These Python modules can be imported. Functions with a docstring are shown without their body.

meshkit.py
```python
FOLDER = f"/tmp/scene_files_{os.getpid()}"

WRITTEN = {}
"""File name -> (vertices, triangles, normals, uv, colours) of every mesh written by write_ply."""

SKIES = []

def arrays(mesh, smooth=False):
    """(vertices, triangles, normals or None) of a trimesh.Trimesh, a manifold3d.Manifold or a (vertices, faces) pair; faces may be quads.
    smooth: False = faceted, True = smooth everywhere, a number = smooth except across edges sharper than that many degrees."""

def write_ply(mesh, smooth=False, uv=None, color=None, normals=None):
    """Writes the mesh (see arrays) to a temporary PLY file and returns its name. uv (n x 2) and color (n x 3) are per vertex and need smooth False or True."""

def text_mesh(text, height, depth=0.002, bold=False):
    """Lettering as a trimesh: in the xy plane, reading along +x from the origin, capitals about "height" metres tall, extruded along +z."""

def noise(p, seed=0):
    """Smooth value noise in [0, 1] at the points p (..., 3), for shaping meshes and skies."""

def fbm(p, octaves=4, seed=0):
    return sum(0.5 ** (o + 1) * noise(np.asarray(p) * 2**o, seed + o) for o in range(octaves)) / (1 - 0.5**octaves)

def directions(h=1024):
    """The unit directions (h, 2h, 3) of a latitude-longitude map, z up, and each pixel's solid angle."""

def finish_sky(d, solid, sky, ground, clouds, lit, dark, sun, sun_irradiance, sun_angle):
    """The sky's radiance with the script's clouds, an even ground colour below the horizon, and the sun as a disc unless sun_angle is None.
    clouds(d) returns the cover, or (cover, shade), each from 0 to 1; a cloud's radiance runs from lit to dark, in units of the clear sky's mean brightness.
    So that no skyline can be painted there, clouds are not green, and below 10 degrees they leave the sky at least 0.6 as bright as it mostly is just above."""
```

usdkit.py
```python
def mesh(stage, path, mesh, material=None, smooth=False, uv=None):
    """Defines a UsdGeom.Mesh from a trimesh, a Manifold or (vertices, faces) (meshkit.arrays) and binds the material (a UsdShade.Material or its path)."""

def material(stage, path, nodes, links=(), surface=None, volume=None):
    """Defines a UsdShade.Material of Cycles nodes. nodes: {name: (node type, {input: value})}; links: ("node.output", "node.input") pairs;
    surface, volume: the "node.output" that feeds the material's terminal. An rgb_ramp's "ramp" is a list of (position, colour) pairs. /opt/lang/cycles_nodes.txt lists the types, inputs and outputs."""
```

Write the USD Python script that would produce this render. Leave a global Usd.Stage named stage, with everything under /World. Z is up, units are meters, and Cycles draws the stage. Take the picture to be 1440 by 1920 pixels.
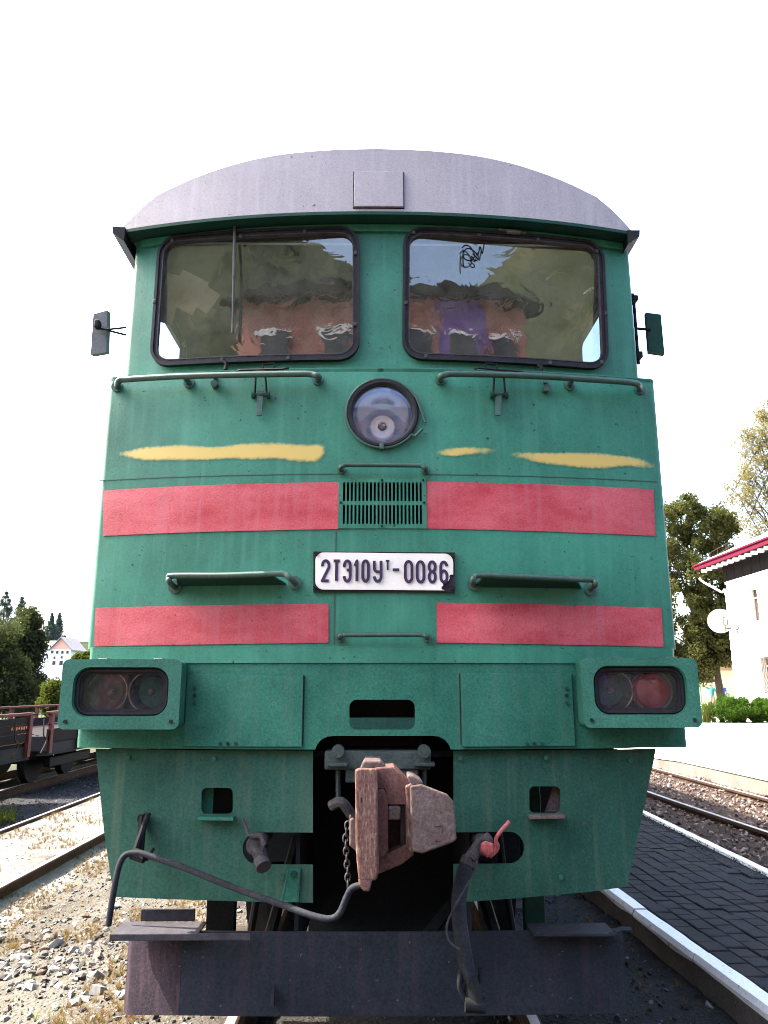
import math, random
import numpy as np, trimesh, manifold3d, shapely
from shapely.geometry import Polygon, LineString, Point, box as sbox
from shapely import affinity
from shapely.ops import unary_union
from pxr import Usd, UsdGeom, UsdLux, UsdShade, Sdf, Gf, Vt
import usdkit, meshkit

RNG = np.random.default_rng(7)
random.seed(7)
PI = math.pi
M3, CS = manifold3d.Manifold, manifold3d.CrossSection

stage = Usd.Stage.CreateInMemory()
UsdGeom.SetStageUpAxis(stage, UsdGeom.Tokens.z)
UsdGeom.SetStageMetersPerUnit(stage, 1.0)
UsdGeom.Xform.Define(stage, '/World')
UsdGeom.Scope.Define(stage, '/World/Looks')

# ------------------------------------------------------------------ camera
W, H, FPX = 1440.0, 1920.0, 1442.0
PITCH, YAW = math.radians(12.96), math.radians(0.6)
CAM = np.array([-0.037, -3.88, 1.60])
FWD = np.array([math.sin(YAW) * math.cos(PITCH), math.cos(YAW) * math.cos(PITCH), math.sin(PITCH)])
RIGHT = np.array([math.cos(YAW), -math.sin(YAW), 0.0])
UP = np.cross(RIGHT, FWD)
cam = UsdGeom.Camera.Define(stage, '/World/camera')
cam.CreateHorizontalApertureAttr(36.0)
cam.CreateVerticalApertureAttr(48.0)
cam.CreateFocalLengthAttr(36.0 * FPX / W)
cam.CreateClippingRangeAttr(Gf.Vec2f(0.05, 2000))
EXPOSURE = 2.75
cam.CreateExposureAttr(EXPOSURE)
mtx = Gf.Matrix4d(1)
for r, vec in enumerate((RIGHT, UP, -FWD, CAM)):
    mtx.SetRow(r, Gf.Vec4d(*map(float, vec), 1.0 if r == 3 else 0.0))
cam.AddTransformOp().Set(mtx)

# ------------------------------------------------------------------ sky and sun
SUN_AZ, SUN_EL = math.radians(-79.0), math.radians(50.0)      # azimuth from +y, negative = to the left
SUN = np.array([math.sin(SUN_AZ) * math.cos(SUN_EL), math.cos(SUN_AZ) * math.cos(SUN_EL), math.sin(SUN_EL)])
sky_mat = usdkit.material(stage, '/World/Looks/sky', {
    'sky': ('sky_texture', {'sky_type': 'single_scattering', 'sun_disc': False, 'sun_elevation': SUN_EL, 'sun_rotation': SUN_AZ,
                            'air_density': 1.0, 'aerosol_density': 4.5, 'ozone_density': 1.0}),
    'bg': ('background_shader', {'strength': 0.14})}, [('sky.color', 'bg.color')], surface='bg.background')
sky = UsdLux.DomeLight.Define(stage, '/World/sky')
UsdShade.MaterialBindingAPI.Apply(sky.GetPrim()).Bind(sky_mat)
sun = UsdLux.DistantLight.Define(stage, '/World/sun')
sun.CreateNormalizeAttr(True)
sun.CreateIntensityAttr(1.2)
sun.CreateAngleAttr(0.5)
sun.CreateColorAttr(Gf.Vec3f(1.0, 0.93, 0.82))
zax = SUN
xax = np.cross([0, 0, 1.0], zax); xax /= np.linalg.norm(xax)
yax = np.cross(zax, xax)
sm = Gf.Matrix4d(1)
for r, vec in enumerate((xax, yax, zax)):
    sm.SetRow(r, Gf.Vec4d(*map(float, vec), 0.0))
sun.AddTransformOp().Set(sm)

# ------------------------------------------------------------------ prim helpers
used, locs = set(), {}


def numbered(parent, name):
    p, k = f'{parent}/{name}', 0
    while p in used:
        k += 1
        p = f'{parent}/{name}_{k:03d}'
    used.add(p)
    return p


def tag(prim, label=None, cat=None, group=None, kind=None):
    prim = prim.GetPrim()
    for k, v in (('label', label), ('category', cat), ('group', group), ('kind', kind)):
        if v:
            prim.SetCustomDataByKey(k, v)
    return prim


def thing(name, label, cat, loc=(0, 0, 0), rz=0.0, group=None, kind=None):
    p = numbered('/World', name)
    x = UsdGeom.Xform.Define(stage, p)
    x.AddTranslateOp().Set(Gf.Vec3d(*map(float, loc)))
    if rz:
        x.AddRotateZOp().Set(math.degrees(rz))
    locs[p] = np.array(loc, float)
    tag(x, label, cat, group, kind)
    return p


def copy_of(src, loc, rz, label, group=None):
    name = src.rsplit('/', 1)[1].split('_0')[0]
    p = numbered('/World', name)
    x = UsdGeom.Xform.Define(stage, p)
    x.GetPrim().GetReferences().AddInternalReference(src)
    x.GetPrim().SetInstanceable(True)
    x.ClearXformOpOrder()
    x.MakeMatrixXform().Set(Gf.Matrix4d().SetRotate(Gf.Rotation(Gf.Vec3d(0, 0, 1), math.degrees(rz))) * Gf.Matrix4d().SetTranslate(Gf.Vec3d(*map(float, loc))))
    tag(x, label, None, group)
    return p


def vf(m):
    if hasattr(m, 'to_mesh'):
        q = m.to_mesh()
        return np.array(q.vert_properties[:, :3], float), np.array(q.tri_verts, int)
    if isinstance(m, (tuple, list)):
        v, f = np.asarray(m[0], float), np.asarray(m[1], int)
        if f.shape[1] == 4:
            f = np.vstack([f[:, [0, 1, 2]], f[:, [0, 2, 3]]])
        return v, f
    return np.array(m.vertices, float), np.array(m.faces, int)


def join(*ms):
    ms = [vf(m) for m in ms]
    n, vs, fs = 0, [], []
    for v, f in ms:
        vs.append(v); fs.append(f + n); n += len(v)
    return np.vstack(vs), np.vstack(fs)


def part(name, mesh, mat, parent='/World', smooth=30, label=None, cat=None, group=None, kind=None):
    """one Mesh prim; mesh in world coordinates unless parent is a thing at a loc, then it is moved into the thing's frame"""
    v, f = vf(mesh)
    root = '/'.join(parent.split('/')[:3])
    if root in locs:
        v = v - locs[root]
    p = numbered(parent, name)
    m = usdkit.mesh(stage, p, (v, f), mat, smooth=smooth)
    tag(m, label, cat, group, kind)
    return p


# ------------------------------------------------------------------ projection of photograph points onto real planes and surfaces
def ray(px, py):
    return FWD + RIGHT * ((px - W / 2) / FPX) + UP * ((H / 2 - py) / FPX)


def at_y(px, py, y):
    d = ray(px, py)
    return CAM + d * ((y - CAM[1]) / d[1])


def at_z(px, py, z):
    d = ray(px, py)
    return CAM + d * ((z - CAM[2]) / d[2])


def at_x(px, py, x):
    d = ray(px, py)
    return CAM + d * ((x - CAM[0]) / d[0])


def FY(x):
    return 0.14 * np.abs(np.asarray(x) / 1.5) ** 2.2


def on_f(px, py, off=0.0):
    y = off
    for _ in range(12):
        p = at_y(px, py, y)
        y = off + float(FY(p[0]))
    return p


def xz(px, py, off=0.0):
    p = on_f(px, py, off)
    return p[0], p[2]


# ------------------------------------------------------------------ mesh helpers
def bx(x0, x1, y0, y1, z0, z1):
    v = np.array([[x, y, z] for x in (x0, x1) for y in (y0, y1) for z in (z0, z1)], float)
    f = np.array([[0, 1, 3, 2], [4, 6, 7, 5], [0, 4, 5, 1], [2, 3, 7, 6], [0, 2, 6, 4], [1, 5, 7, 3]])
    return vf((v, f))


def rbox(x0, x1, y0, y1, z0, z1, r=0.01, seg=8):
    """box with rounded edges"""
    s = M3.sphere(r, seg)
    return M3.batch_hull([s.translate([x, y, z]) for x in (x0 + r, x1 - r) for y in (y0 + r, y1 - r) for z in (z0 + r, z1 - r)])


def chbox(x0, x1, y0, y1, z0, z1, c=0.01):
    """box with a chamfered top, 12 + 8 triangles"""
    v = [[x0, y0, z0], [x1, y0, z0], [x1, y1, z0], [x0, y1, z0], [x0, y0, z1 - c], [x1, y0, z1 - c], [x1, y1, z1 - c], [x0, y1, z1 - c],
         [x0 + c, y0 + c, z1], [x1 - c, y0 + c, z1], [x1 - c, y1 - c, z1], [x0 + c, y1 - c, z1]]
    f = [[0, 1, 5, 4], [1, 2, 6, 5], [2, 3, 7, 6], [3, 0, 4, 7], [4, 5, 9, 8], [5, 6, 10, 9], [6, 7, 11, 10], [7, 4, 8, 11], [8, 9, 10, 11]]
    return vf((np.array(v, float), np.array(f)))


def moved(m, t=(0, 0, 0), rx=0, ry=0, rz=0, s=1.0):
    v, f = vf(m)
    T = trimesh.transformations.euler_matrix(rx, ry, rz)[:3, :3]
    return (v * s) @ T.T + np.array(t), f


def spline(pts, n=6):
    p = np.array(pts, float)
    if len(p) < 3:
        return p
    q = np.vstack([2 * p[0] - p[1], p, 2 * p[-1] - p[-2]])
    out = []
    for i in range(1, len(q) - 2):
        for t in np.linspace(0, 1, n, endpoint=False):
            a, b, c, d = q[i - 1:i + 3]
            out.append(0.5 * ((2 * b) + (c - a) * t + (2 * a - 5 * b + 4 * c - d) * t * t + (3 * b - a - 3 * c + d) * t ** 3))
    out.append(p[-1])
    return np.array(out)


def tube(pts, r, sides=10, closed=False):
    p = np.array(pts, float)
    n = len(p)
    r = np.broadcast_to(np.asarray(r, float), (n,))
    tang = np.gradient(p, axis=0) if not closed else np.roll(p, -1, 0) - np.roll(p, 1, 0)
    tang /= np.maximum(np.linalg.norm(tang, axis=1, keepdims=True), 1e-9)
    ref = np.array([0, 0, 1.0]) if abs(tang[0][2]) < 0.9 else np.array([1.0, 0, 0])
    u = np.cross(tang[0], ref); u /= np.linalg.norm(u)
    vs = []
    for i in range(n):
        u = u - tang[i] * np.dot(u, tang[i]); u /= max(np.linalg.norm(u), 1e-9)
        w = np.cross(tang[i], u)
        a = np.arange(sides) / sides * 2 * PI
        vs.append(p[i] + r[i] * (np.cos(a)[:, None] * u + np.sin(a)[:, None] * w))
    v = np.vstack(vs)
    f = []
    m = n if closed else n - 1
    for i in range(m):
        j = (i + 1) % n
        for k in range(sides):
            l = (k + 1) % sides
            f += [[i * sides + k, i * sides + l, j * sides + l], [i * sides + k, j * sides + l, j * sides + k]]
    if not closed:
        c0, c1 = len(v), len(v) + 1
        v = np.vstack([v, p[0], p[-1]])
        for k in range(sides):
            l = (k + 1) % sides
            f += [[c0, l, k], [c1, (n - 1) * sides + k, (n - 1) * sides + l]]
    return v, np.array(f)[:, ::1]


def cyl(p0, p1, r, sides=16, r1=None):
    return tube([p0, p1], [r, r if r1 is None else r1], sides)


def revolve_y(profile, c, sides=40):
    """profile: (radius, y) pairs turned about the y axis through c"""
    prof = np.array(profile, float)
    a = np.arange(sides) / sides * 2 * PI
    v = np.array([[r * math.cos(t), y, r * math.sin(t)] for r, y in prof for t in a]) + np.array(c)
    f = []
    for i in range(len(prof) - 1):
        for k in range(sides):
            l = (k + 1) % sides
            f.append([i * sides + k, i * sides + l, (i + 1) * sides + l, (i + 1) * sides + k])
    return vf((v, np.array(f)))


def polys(g):
    return [x for x in getattr(g, 'geoms', [g]) if x.geom_type == 'Polygon' and not x.is_empty]


def cross(poly):
    rings = []
    for g in polys(poly):
        g = shapely.geometry.polygon.orient(g)
        rings.append(np.array(g.exterior.coords)[:-1])
        rings += [np.array(i.coords)[:-1] for i in g.interiors]
    return CS(rings, manifold3d.FillRule.EvenOdd)


def ext_y(poly, y0, y1):
    """(x, z) polygon extruded from y0 to y1"""
    return M3.extrude(cross(poly), y1 - y0).transform([[1, 0, 0, 0], [0, 0, 1, y0], [0, 1, 0, 0]])


def ext_z(poly, z0, z1):
    return M3.extrude(cross(poly), z1 - z0).translate([0, 0, z0])


def ext_x(poly, x0, x1):
    """(y, z) polygon extruded from x0 to x1"""
    return M3.extrude(cross(poly), x1 - x0).transform([[0, 0, 1, x0], [1, 0, 0, 0], [0, 1, 0, 0]])


def bend(m, off=0.0, fine=0.07):
    """lays a flat piece (built round y = 0, outwards negative) onto the curved front"""
    if fine and hasattr(m, 'refine_to_length'):
        m = m.refine_to_length(fine)
    v, f = vf(m)
    v = v.copy()
    v[:, 1] += off + FY(v[:, 0])
    return v, f


def rounded(pts, r):
    p = Polygon(pts)
    return p.buffer(-r, join_style=2).buffer(r, quad_segs=6)


def pxpoly(pts, off=0.0):
    return Polygon([xz(a, b, off) for a, b in pts])


def rect_px(x0, y0, x1, y1, off=0.0):
    return pxpoly([(x0, y1), (x1, y1), (x1, y0), (x0, y0)], off)


def hullchain(spheres_chain, seg=12):
    """limbs: consecutive (point, radius) pairs hulled and joined to one solid"""
    out = []
    for chain in spheres_chain:
        for (a, ra), (b, rb) in zip(chain, chain[1:]):
            out.append(M3.batch_hull([M3.sphere(ra, seg).translate(list(map(float, a))), M3.sphere(rb, seg).translate(list(map(float, b)))]))
    return M3.batch_boolean(out, manifold3d.OpType.Add)


# ------------------------------------------------------------------ materials
def mat(name, nodes, links, surface='p.BSDF'):
    return usdkit.material(stage, '/World/Looks/' + name, nodes, links, surface=surface)


def coat(name, c1, c2, rough=0.5, scale=2.0, fine=90.0, bump=0.15, chip=None, chip_at=0.72, chip_scale=38.0, streak=None, streak_amt=0.0, metallic=0.0, spec=0.5, grain=0.35, bdist=0.004, stretch=(1, 1, 1), sscale=(14.0, 14.0, 0.8), dent=0.0):
    """weathered coat: two tones in clouds, fine mottle, chips and vertical streaks"""
    n = {'g': ('geometry', {}), 'm': ('mapping', {'scale': stretch}),
         'n1': ('noise_texture', {'scale': scale, 'detail': 6.0, 'roughness': 0.62}),
         'n2': ('noise_texture', {'scale': fine, 'detail': 3.0, 'roughness': 0.7}),
         'r1': ('rgb_ramp', {'ramp': [(0.3, c1), (0.7, c2)]}),
         'r2': ('rgb_ramp', {'ramp': [(0.3, (1 - grain,) * 3), (0.7, (1 + grain * 0.5,) * 3)]}),
         'x': ('mix_color', {'blend_type': 'multiply', 'fac': 1.0, 'use_clamp': True}),
         'b0': ('bump', {'strength': dent, 'distance': 0.03}), 'nd': ('noise_texture', {'scale': 2.3, 'detail': 1.0}), 'b': ('bump', {'strength': bump, 'distance': bdist}),
         'p': ('principled_bsdf', {'roughness': rough, 'metallic': metallic, 'specular_ior_level': spec})}
    l = [('g.position', 'm.vector'), ('m.vector', 'n1.vector'), ('g.position', 'n2.vector'), ('n1.fac', 'r1.fac'), ('n2.fac', 'r2.fac'), ('r1.color', 'x.a'), ('r2.color', 'x.b'), ('n2.fac', 'b.height'), ('g.position', 'nd.vector'), ('nd.fac', 'b0.height'), ('b0.normal', 'b.normal'), ('b.normal', 'p.normal')]
    last = 'x.result'
    if streak:
        n['sm'] = ('mapping', {'scale': sscale})
        n['sn'] = ('noise_texture', {'scale': 1.6, 'detail': 4.0})
        n['sr'] = ('rgb_ramp', {'ramp': [(0.5, (0, 0, 0)), (0.75, (streak_amt,) * 3)]})
        n['sx'] = ('mix_color', {'b': streak})
        l += [('g.position', 'sm.vector'), ('sm.vector', 'sn.vector'), ('sn.fac', 'sr.fac'), ('sr.color', 'sx.fac'), (last, 'sx.a')]
        last = 'sx.result'
    if chip:
        n['cn'] = ('noise_texture', {'scale': chip_scale, 'detail': 2.0, 'roughness': 0.5})
        n['cr'] = ('rgb_ramp', {'ramp': [(chip_at, (0, 0, 0)), (chip_at + 0.02, (1, 1, 1))]})
        n['cx'] = ('mix_color', {'b': chip})
        l += [('g.position', 'cn.vector'), ('cn.fac', 'cr.fac'), ('cr.color', 'cx.fac'), (last, 'cx.a')]
        last = 'cx.result'
    l.append((last, 'p.base_color'))
    return mat(name, n, l)


GREEN1, GREEN2 = (0.004, 0.064, 0.038), (0.024, 0.162, 0.104)
m_green = coat('green_paint', GREEN1, GREEN2, dent=0.22, spec=0.35, rough=0.5, scale=1.1, chip=(0.010, 0.022, 0.018), chip_at=0.705, chip_scale=44, streak=(0.045, 0.165, 0.12), streak_amt=0.4, grain=0.22, bump=0.2)
m_green_dusty = coat('dusty_green_paint', dent=0.3, spec=0.12, c1=(0.009, 0.066, 0.045), c2=(0.026, 0.120, 0.083), rough=0.7, scale=2.4, chip=(0.05, 0.04, 0.03), chip_at=0.72, chip_scale=52, streak=(0.045, 0.095, 0.07), streak_amt=0.4, grain=0.36, bump=0.3)
m_green_apron = coat('shaded_apron_green', dent=0.3, spec=0.12, c1=(0.009, 0.042, 0.029), c2=(0.024, 0.080, 0.056), rough=0.7, scale=1.7, chip=(0.05, 0.045, 0.035), chip_at=0.70, chip_scale=48, streak=(0.06, 0.085, 0.06), streak_amt=0.45, grain=0.36, bump=0.3)  # darker copy of the beam green, with the shade put into it
m_green_lamp = coat('lamp_green_paint', (0.010, 0.068, 0.046), (0.024, 0.110, 0.076), spec=0.25, rough=0.6, scale=4, chip=(0.03, 0.03, 0.025), chip_at=0.72, chip_scale=52, grain=0.45, bump=0.3)
m_mirror = coat('mirror_back', (0.05, 0.056, 0.064), (0.085, 0.09, 0.10), spec=0.3, rough=0.5, scale=9)
m_wiper = coat('wiper_paint', (0.045, 0.047, 0.04), (0.075, 0.077, 0.068), spec=0.3, rough=0.5, scale=9)
m_striker = coat('oily_green_grey_steel', (0.016, 0.026, 0.024), (0.036, 0.048, 0.045), spec=0.2, rough=0.7, scale=7, grain=0.5, bump=0.4)
m_green_rail = coat('green_rail_paint', (0.010, 0.034, 0.025), (0.022, 0.062, 0.045), rough=0.45, scale=9, chip=(0.06, 0.05, 0.04), chip_at=0.66, chip_scale=60, grain=0.4)
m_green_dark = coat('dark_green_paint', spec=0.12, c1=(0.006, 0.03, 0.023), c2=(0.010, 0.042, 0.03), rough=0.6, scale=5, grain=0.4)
m_red = coat('faded_red_paint', (0.27, 0.012, 0.021), (0.40, 0.074, 0.088), spec=0.35, rough=0.5, dent=0.35, scale=3.0, fine=110, chip=(0.09, 0.015, 0.02), chip_at=0.73, chip_scale=40, streak=(0.30, 0.075, 0.09), streak_amt=0.5, bump=0.4, bdist=0.006, stretch=(1, 1, 2.2))
m_grey_roof = coat('grey_roof_paint', (0.20, 0.178, 0.195), (0.245, 0.222, 0.235), rough=0.55, scale=2.5, chip=(0.05, 0.04, 0.05), chip_at=0.74, chip_scale=34, streak=(0.275, 0.26, 0.275), streak_amt=0.5, grain=0.22)
m_rubber = coat('seal_rubber', spec=0.12, c1=(0.010, 0.010, 0.012), c2=(0.020, 0.019, 0.023), rough=0.55, scale=12, grain=0.5)
m_metal = coat('worn_metal', (0.28, 0.28, 0.28), (0.42, 0.41, 0.39), rough=0.38, scale=20, metallic=0.8, grain=0.4)
m_dark = coat('dark_steel', spec=0.12, c1=(0.006, 0.007, 0.008), c2=(0.013, 0.013, 0.014), rough=0.7, scale=8, grain=0.5)
m_void = coat('cavity_black', spec=0.12, c1=(0.009, 0.012, 0.013), c2=(0.014, 0.016, 0.018), rough=0.9, scale=5)
m_rust = coat('rusty_red_steel', spec=0.12, c1=(0.068, 0.030, 0.026), c2=(0.125, 0.064, 0.054), rough=0.75, scale=7, fine=70, chip=(0.22, 0.18, 0.13), chip_at=0.74, chip_scale=30, grain=0.5, bump=0.5, stretch=(2.4, 2.4, 0.35))
m_rust_worn = coat('worn_rusty_steel', spec=0.12, c1=(0.068, 0.030, 0.026), c2=(0.125, 0.064, 0.054), rough=0.65, scale=7, fine=70, streak=(0.26, 0.215, 0.15), streak_amt=0.6, sscale=(70.0, 70.0, 14.0), grain=0.5, bump=0.5, stretch=(2.4, 2.4, 0.35))
m_rust_grey = coat('grey_brown_steel', spec=0.12, c1=(0.065, 0.045, 0.042), c2=(0.11, 0.082, 0.076), rough=0.8, scale=8, fine=80, grain=0.5, bump=0.5)
m_grease = coat('greasy_steel', spec=0.12, c1=(0.012, 0.010, 0.010), c2=(0.03, 0.024, 0.022), rough=0.45, scale=14, grain=0.5)
m_plow = coat('blue_grey_plow_paint', dent=0.5, spec=0.12, c1=(0.007, 0.010, 0.014), c2=(0.015, 0.019, 0.025), rough=0.7, scale=3, fine=80, chip=(0.05, 0.045, 0.05), chip_at=0.72, grain=0.5, bump=0.5, streak=(0.030, 0.018, 0.026), streak_amt=0.5)
m_hose = coat('hose_rubber', spec=0.12, c1=(0.010, 0.011, 0.015), c2=(0.024, 0.026, 0.032), rough=0.75, scale=10, grain=0.5)
m_valve = coat('valve_casting', spec=0.12, c1=(0.03, 0.028, 0.03), c2=(0.06, 0.055, 0.058), rough=0.65, scale=20, grain=0.5)
m_valve_red = coat('valve_red_paint', (0.24, 0.035, 0.04), (0.30, 0.07, 0.07), rough=0.6, scale=30)
m_white = coat('plate_enamel', (0.50, 0.475, 0.425), (0.56, 0.53, 0.475), rough=0.3, scale=6, chip=(0.45, 0.35, 0.25), chip_at=0.76, chip_scale=60, grain=0.06, bump=0.05)
m_navy = coat('navy_lettering', (0.006, 0.006, 0.022), (0.011, 0.010, 0.042), rough=0.25, scale=9, grain=0.3)
m_seat = coat('cab_upholstery', spec=0.12, c1=(0.10, 0.055, 0.04), c2=(0.14, 0.08, 0.055), rough=0.8, scale=8)
m_cabin = coat('cab_lining', (0.09, 0.10, 0.07), (0.12, 0.125, 0.09), rough=0.7, scale=3, grain=0.2)
m_paper = coat('paper', (0.5, 0.45, 0.34), (0.56, 0.5, 0.4), rough=0.9, scale=9, grain=0.1)
m_skytint_chrome = mat('reflector', {'p': ('principled_bsdf', {'base_color': (0.62, 0.74, 0.96), 'metallic': 1.0, 'roughness': 0.10})}, [])  # blue of the mirrored sky is put into the metal colour
m_dullrefl = mat('dull_reflector', {'g': ('geometry', {}), 'n': ('noise_texture', {'scale': 14.0, 'detail': 4.0}), 'r': ('rgb_ramp', {'ramp': [(0.35, (0.06, 0.052, 0.055)), (0.7, (0.42, 0.37, 0.36))]}),
                                 'p': ('principled_bsdf', {'metallic': 0.9, 'roughness': 0.3})}, [('g.position', 'n.vector'), ('n.fac', 'r.fac'), ('r.color', 'p.base_color')])
m_redlens = mat('red_lens', {'p': ('principled_bsdf', {'base_color': (0.30, 0.005, 0.012), 'roughness': 0.12, 'coat_weight': 0.6})}, [])
m_bulb = mat('porcelain_white', {'p': ('principled_bsdf', {'base_color': (0.82, 0.78, 0.70), 'roughness': 0.35})}, [])


def glass(name, ior, bump, tint=(1, 1, 1), dust=0.0, dustcol=(0.3, 0.3, 0.26)):
    n = {'g': ('geometry', {}), 'n': ('noise_texture', {'scale': 6.5, 'detail': 2.5, 'distortion': 0.8}), 'b': ('bump', {'strength': bump, 'distance': 0.012}),
         'f': ('fresnel', {'IOR': ior}), 't': ('transparent_bsdf', {'color': tint}), 's': ('glossy_bsdf', {'color': (1, 1, 1), 'roughness': 0.0}),
         'mx': ('mix_closure', {})}
    l = [('g.position', 'n.vector'), ('n.fac', 'b.height'), ('b.normal', 's.normal'), ('f.fac', 'mx.fac'), ('t.BSDF', 'mx.closure1'), ('s.BSDF', 'mx.closure2')]
    out = 'mx.closure'
    if dust:
        n['dn'] = ('noise_texture', {'scale': 5.0, 'detail': 7.0, 'roughness': 0.7})
        n['dr'] = ('rgb_ramp', {'ramp': [(0.3, (0, 0, 0)), (0.75, (dust,) * 3)]})
        n['dd'] = ('diffuse_bsdf', {'color': dustcol})
        n['m2'] = ('mix_closure', {})
        l += [('g.position', 'dn.vector'), ('dn.fac', 'dr.fac'), ('dr.color', 'm2.fac'), ('mx.closure', 'm2.closure1'), ('dd.BSDF', 'm2.closure2')]
        out = 'm2.closure'
    return mat(name, n, l, surface=out)


m_glass = glass('cab_glass', 2.3, 0.065, (0.86, 0.90, 0.86), 0.30, (0.13, 0.12, 0.09))
m_sideglass = mat('side_glass', {'t': ('transparent_bsdf', {'color': (0.88, 0.92, 0.9)}), 's': ('glossy_bsdf', {'color': (1, 1, 1), 'roughness': 0.0}), 'mx': ('mix_closure', {'fac': 0.08})}, [('t.BSDF', 'mx.closure1'), ('s.BSDF', 'mx.closure2')], surface='mx.closure')
m_lampglass = glass('lamp_glass', 1.45, 0.05, (0.95, 0.95, 0.95), 0.17, (0.10, 0.095, 0.10))
m_headglass = glass('headlight_glass', 1.5, 0.0, (0.95, 0.97, 1.0), 0.10, (0.2, 0.21, 0.23))

# ================================================================== THE LOCOMOTIVE
LOCO = thing('locomotive', 'large green diesel locomotive with red stripes and grey roof filling the picture', 'locomotive')
HW, LEN = 1.522, 13.0
Z_BEAM0, Z_STRIP, Z_NOSE0, Z_NOSE1 = 1.317, 1.725, 1.80, 3.29
Z_EAVE = 4.27


def plan(off, hw, back=LEN, r=0.028):
    xs = np.linspace(-hw, hw, 91)
    p = Polygon([(x, off + float(FY(x))) for x in xs] + [(hw, back), (-hw, back)])
    return p.buffer(-r, join_style=2).buffer(r, quad_segs=8)


def shell(off, hw, z0, z1, t=0.03, back=LEN, r=0.028):
    p = plan(off, hw, back, r)
    return ext_z(p.difference(p.buffer(-t)), z0, z1)


# ---- nose (below the ledge)
grille_hole = rect_px(643, 906, 791, 985)
hl_c = on_f(717.5, 776)
HR = 0.178
nose = shell(0.0, HW, Z_NOSE0, Z_NOSE1) - ext_y(grille_hole, -0.3, 0.3) - ext_y(Point(hl_c[0], hl_c[2]).buffer(HR - 0.004, quad_segs=16), -0.3, 0.3)
part('nose', nose, m_green, LOCO)
part('ledge', ext_z(plan(0.0, HW).difference(plan(0.13, 1.47, LEN - 0.05)), Z_NOSE1 - 0.02, Z_NOSE1 + 0.004), m_green, LOCO)
# thin vertical and horizontal seams of the nose plating
SEAMS = []
for a, b in (((186, 902), (634, 889)), ((798, 889), (1232, 905))):
    p0, p1 = on_f(*a), on_f(*b)
    SEAMS.append(bend(M3.cube([abs(p1[0] - p0[0]), 0.004, 0.004]).translate([min(p0[0], p1[0]), -0.002, 0.5 * (p0[2] + p1[2])])))
p0, p1 = on_f(629, 995), on_f(622, 1215)
SEAMS.append(bend(bx(p0[0] - 0.003, p0[0] + 0.003, -0.0025, 0.002, p1[2] + 0.02, p0[2])))
part('plating_seam', join(*SEAMS), m_green_rail, LOCO, kind='stuff')

# ---- upper cab with the windscreens
U = 0.13
UHW = 1.482
WIN = {'l': [(300, 450), (673, 430), (673, 677), (283, 690)], 'r': [(757, 431), (1129, 459), (1139, 696), (755, 675)]}
upper = shell(U, UHW, Z_NOSE1 - 0.01, Z_EAVE - 0.003, t=0.035)
wpoly = {}
for k, q in WIN.items():
    wpoly[k] = rounded([xz(a, b, U) for a, b in q], 0.115)
    upper = upper - ext_y(wpoly[k].buffer(-0.02), -0.3, 0.55)
for s in (-1, 1):      # side windows of the cab
    upper = upper - ext_x(rounded([(0.62, 3.46), (1.45, 3.46), (1.45, 4.12), (0.62, 4.12)], 0.09), s * 1.47 - 0.2, s * 1.47 + 0.2)
part('upper_cab', upper, m_green, LOCO)

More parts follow.
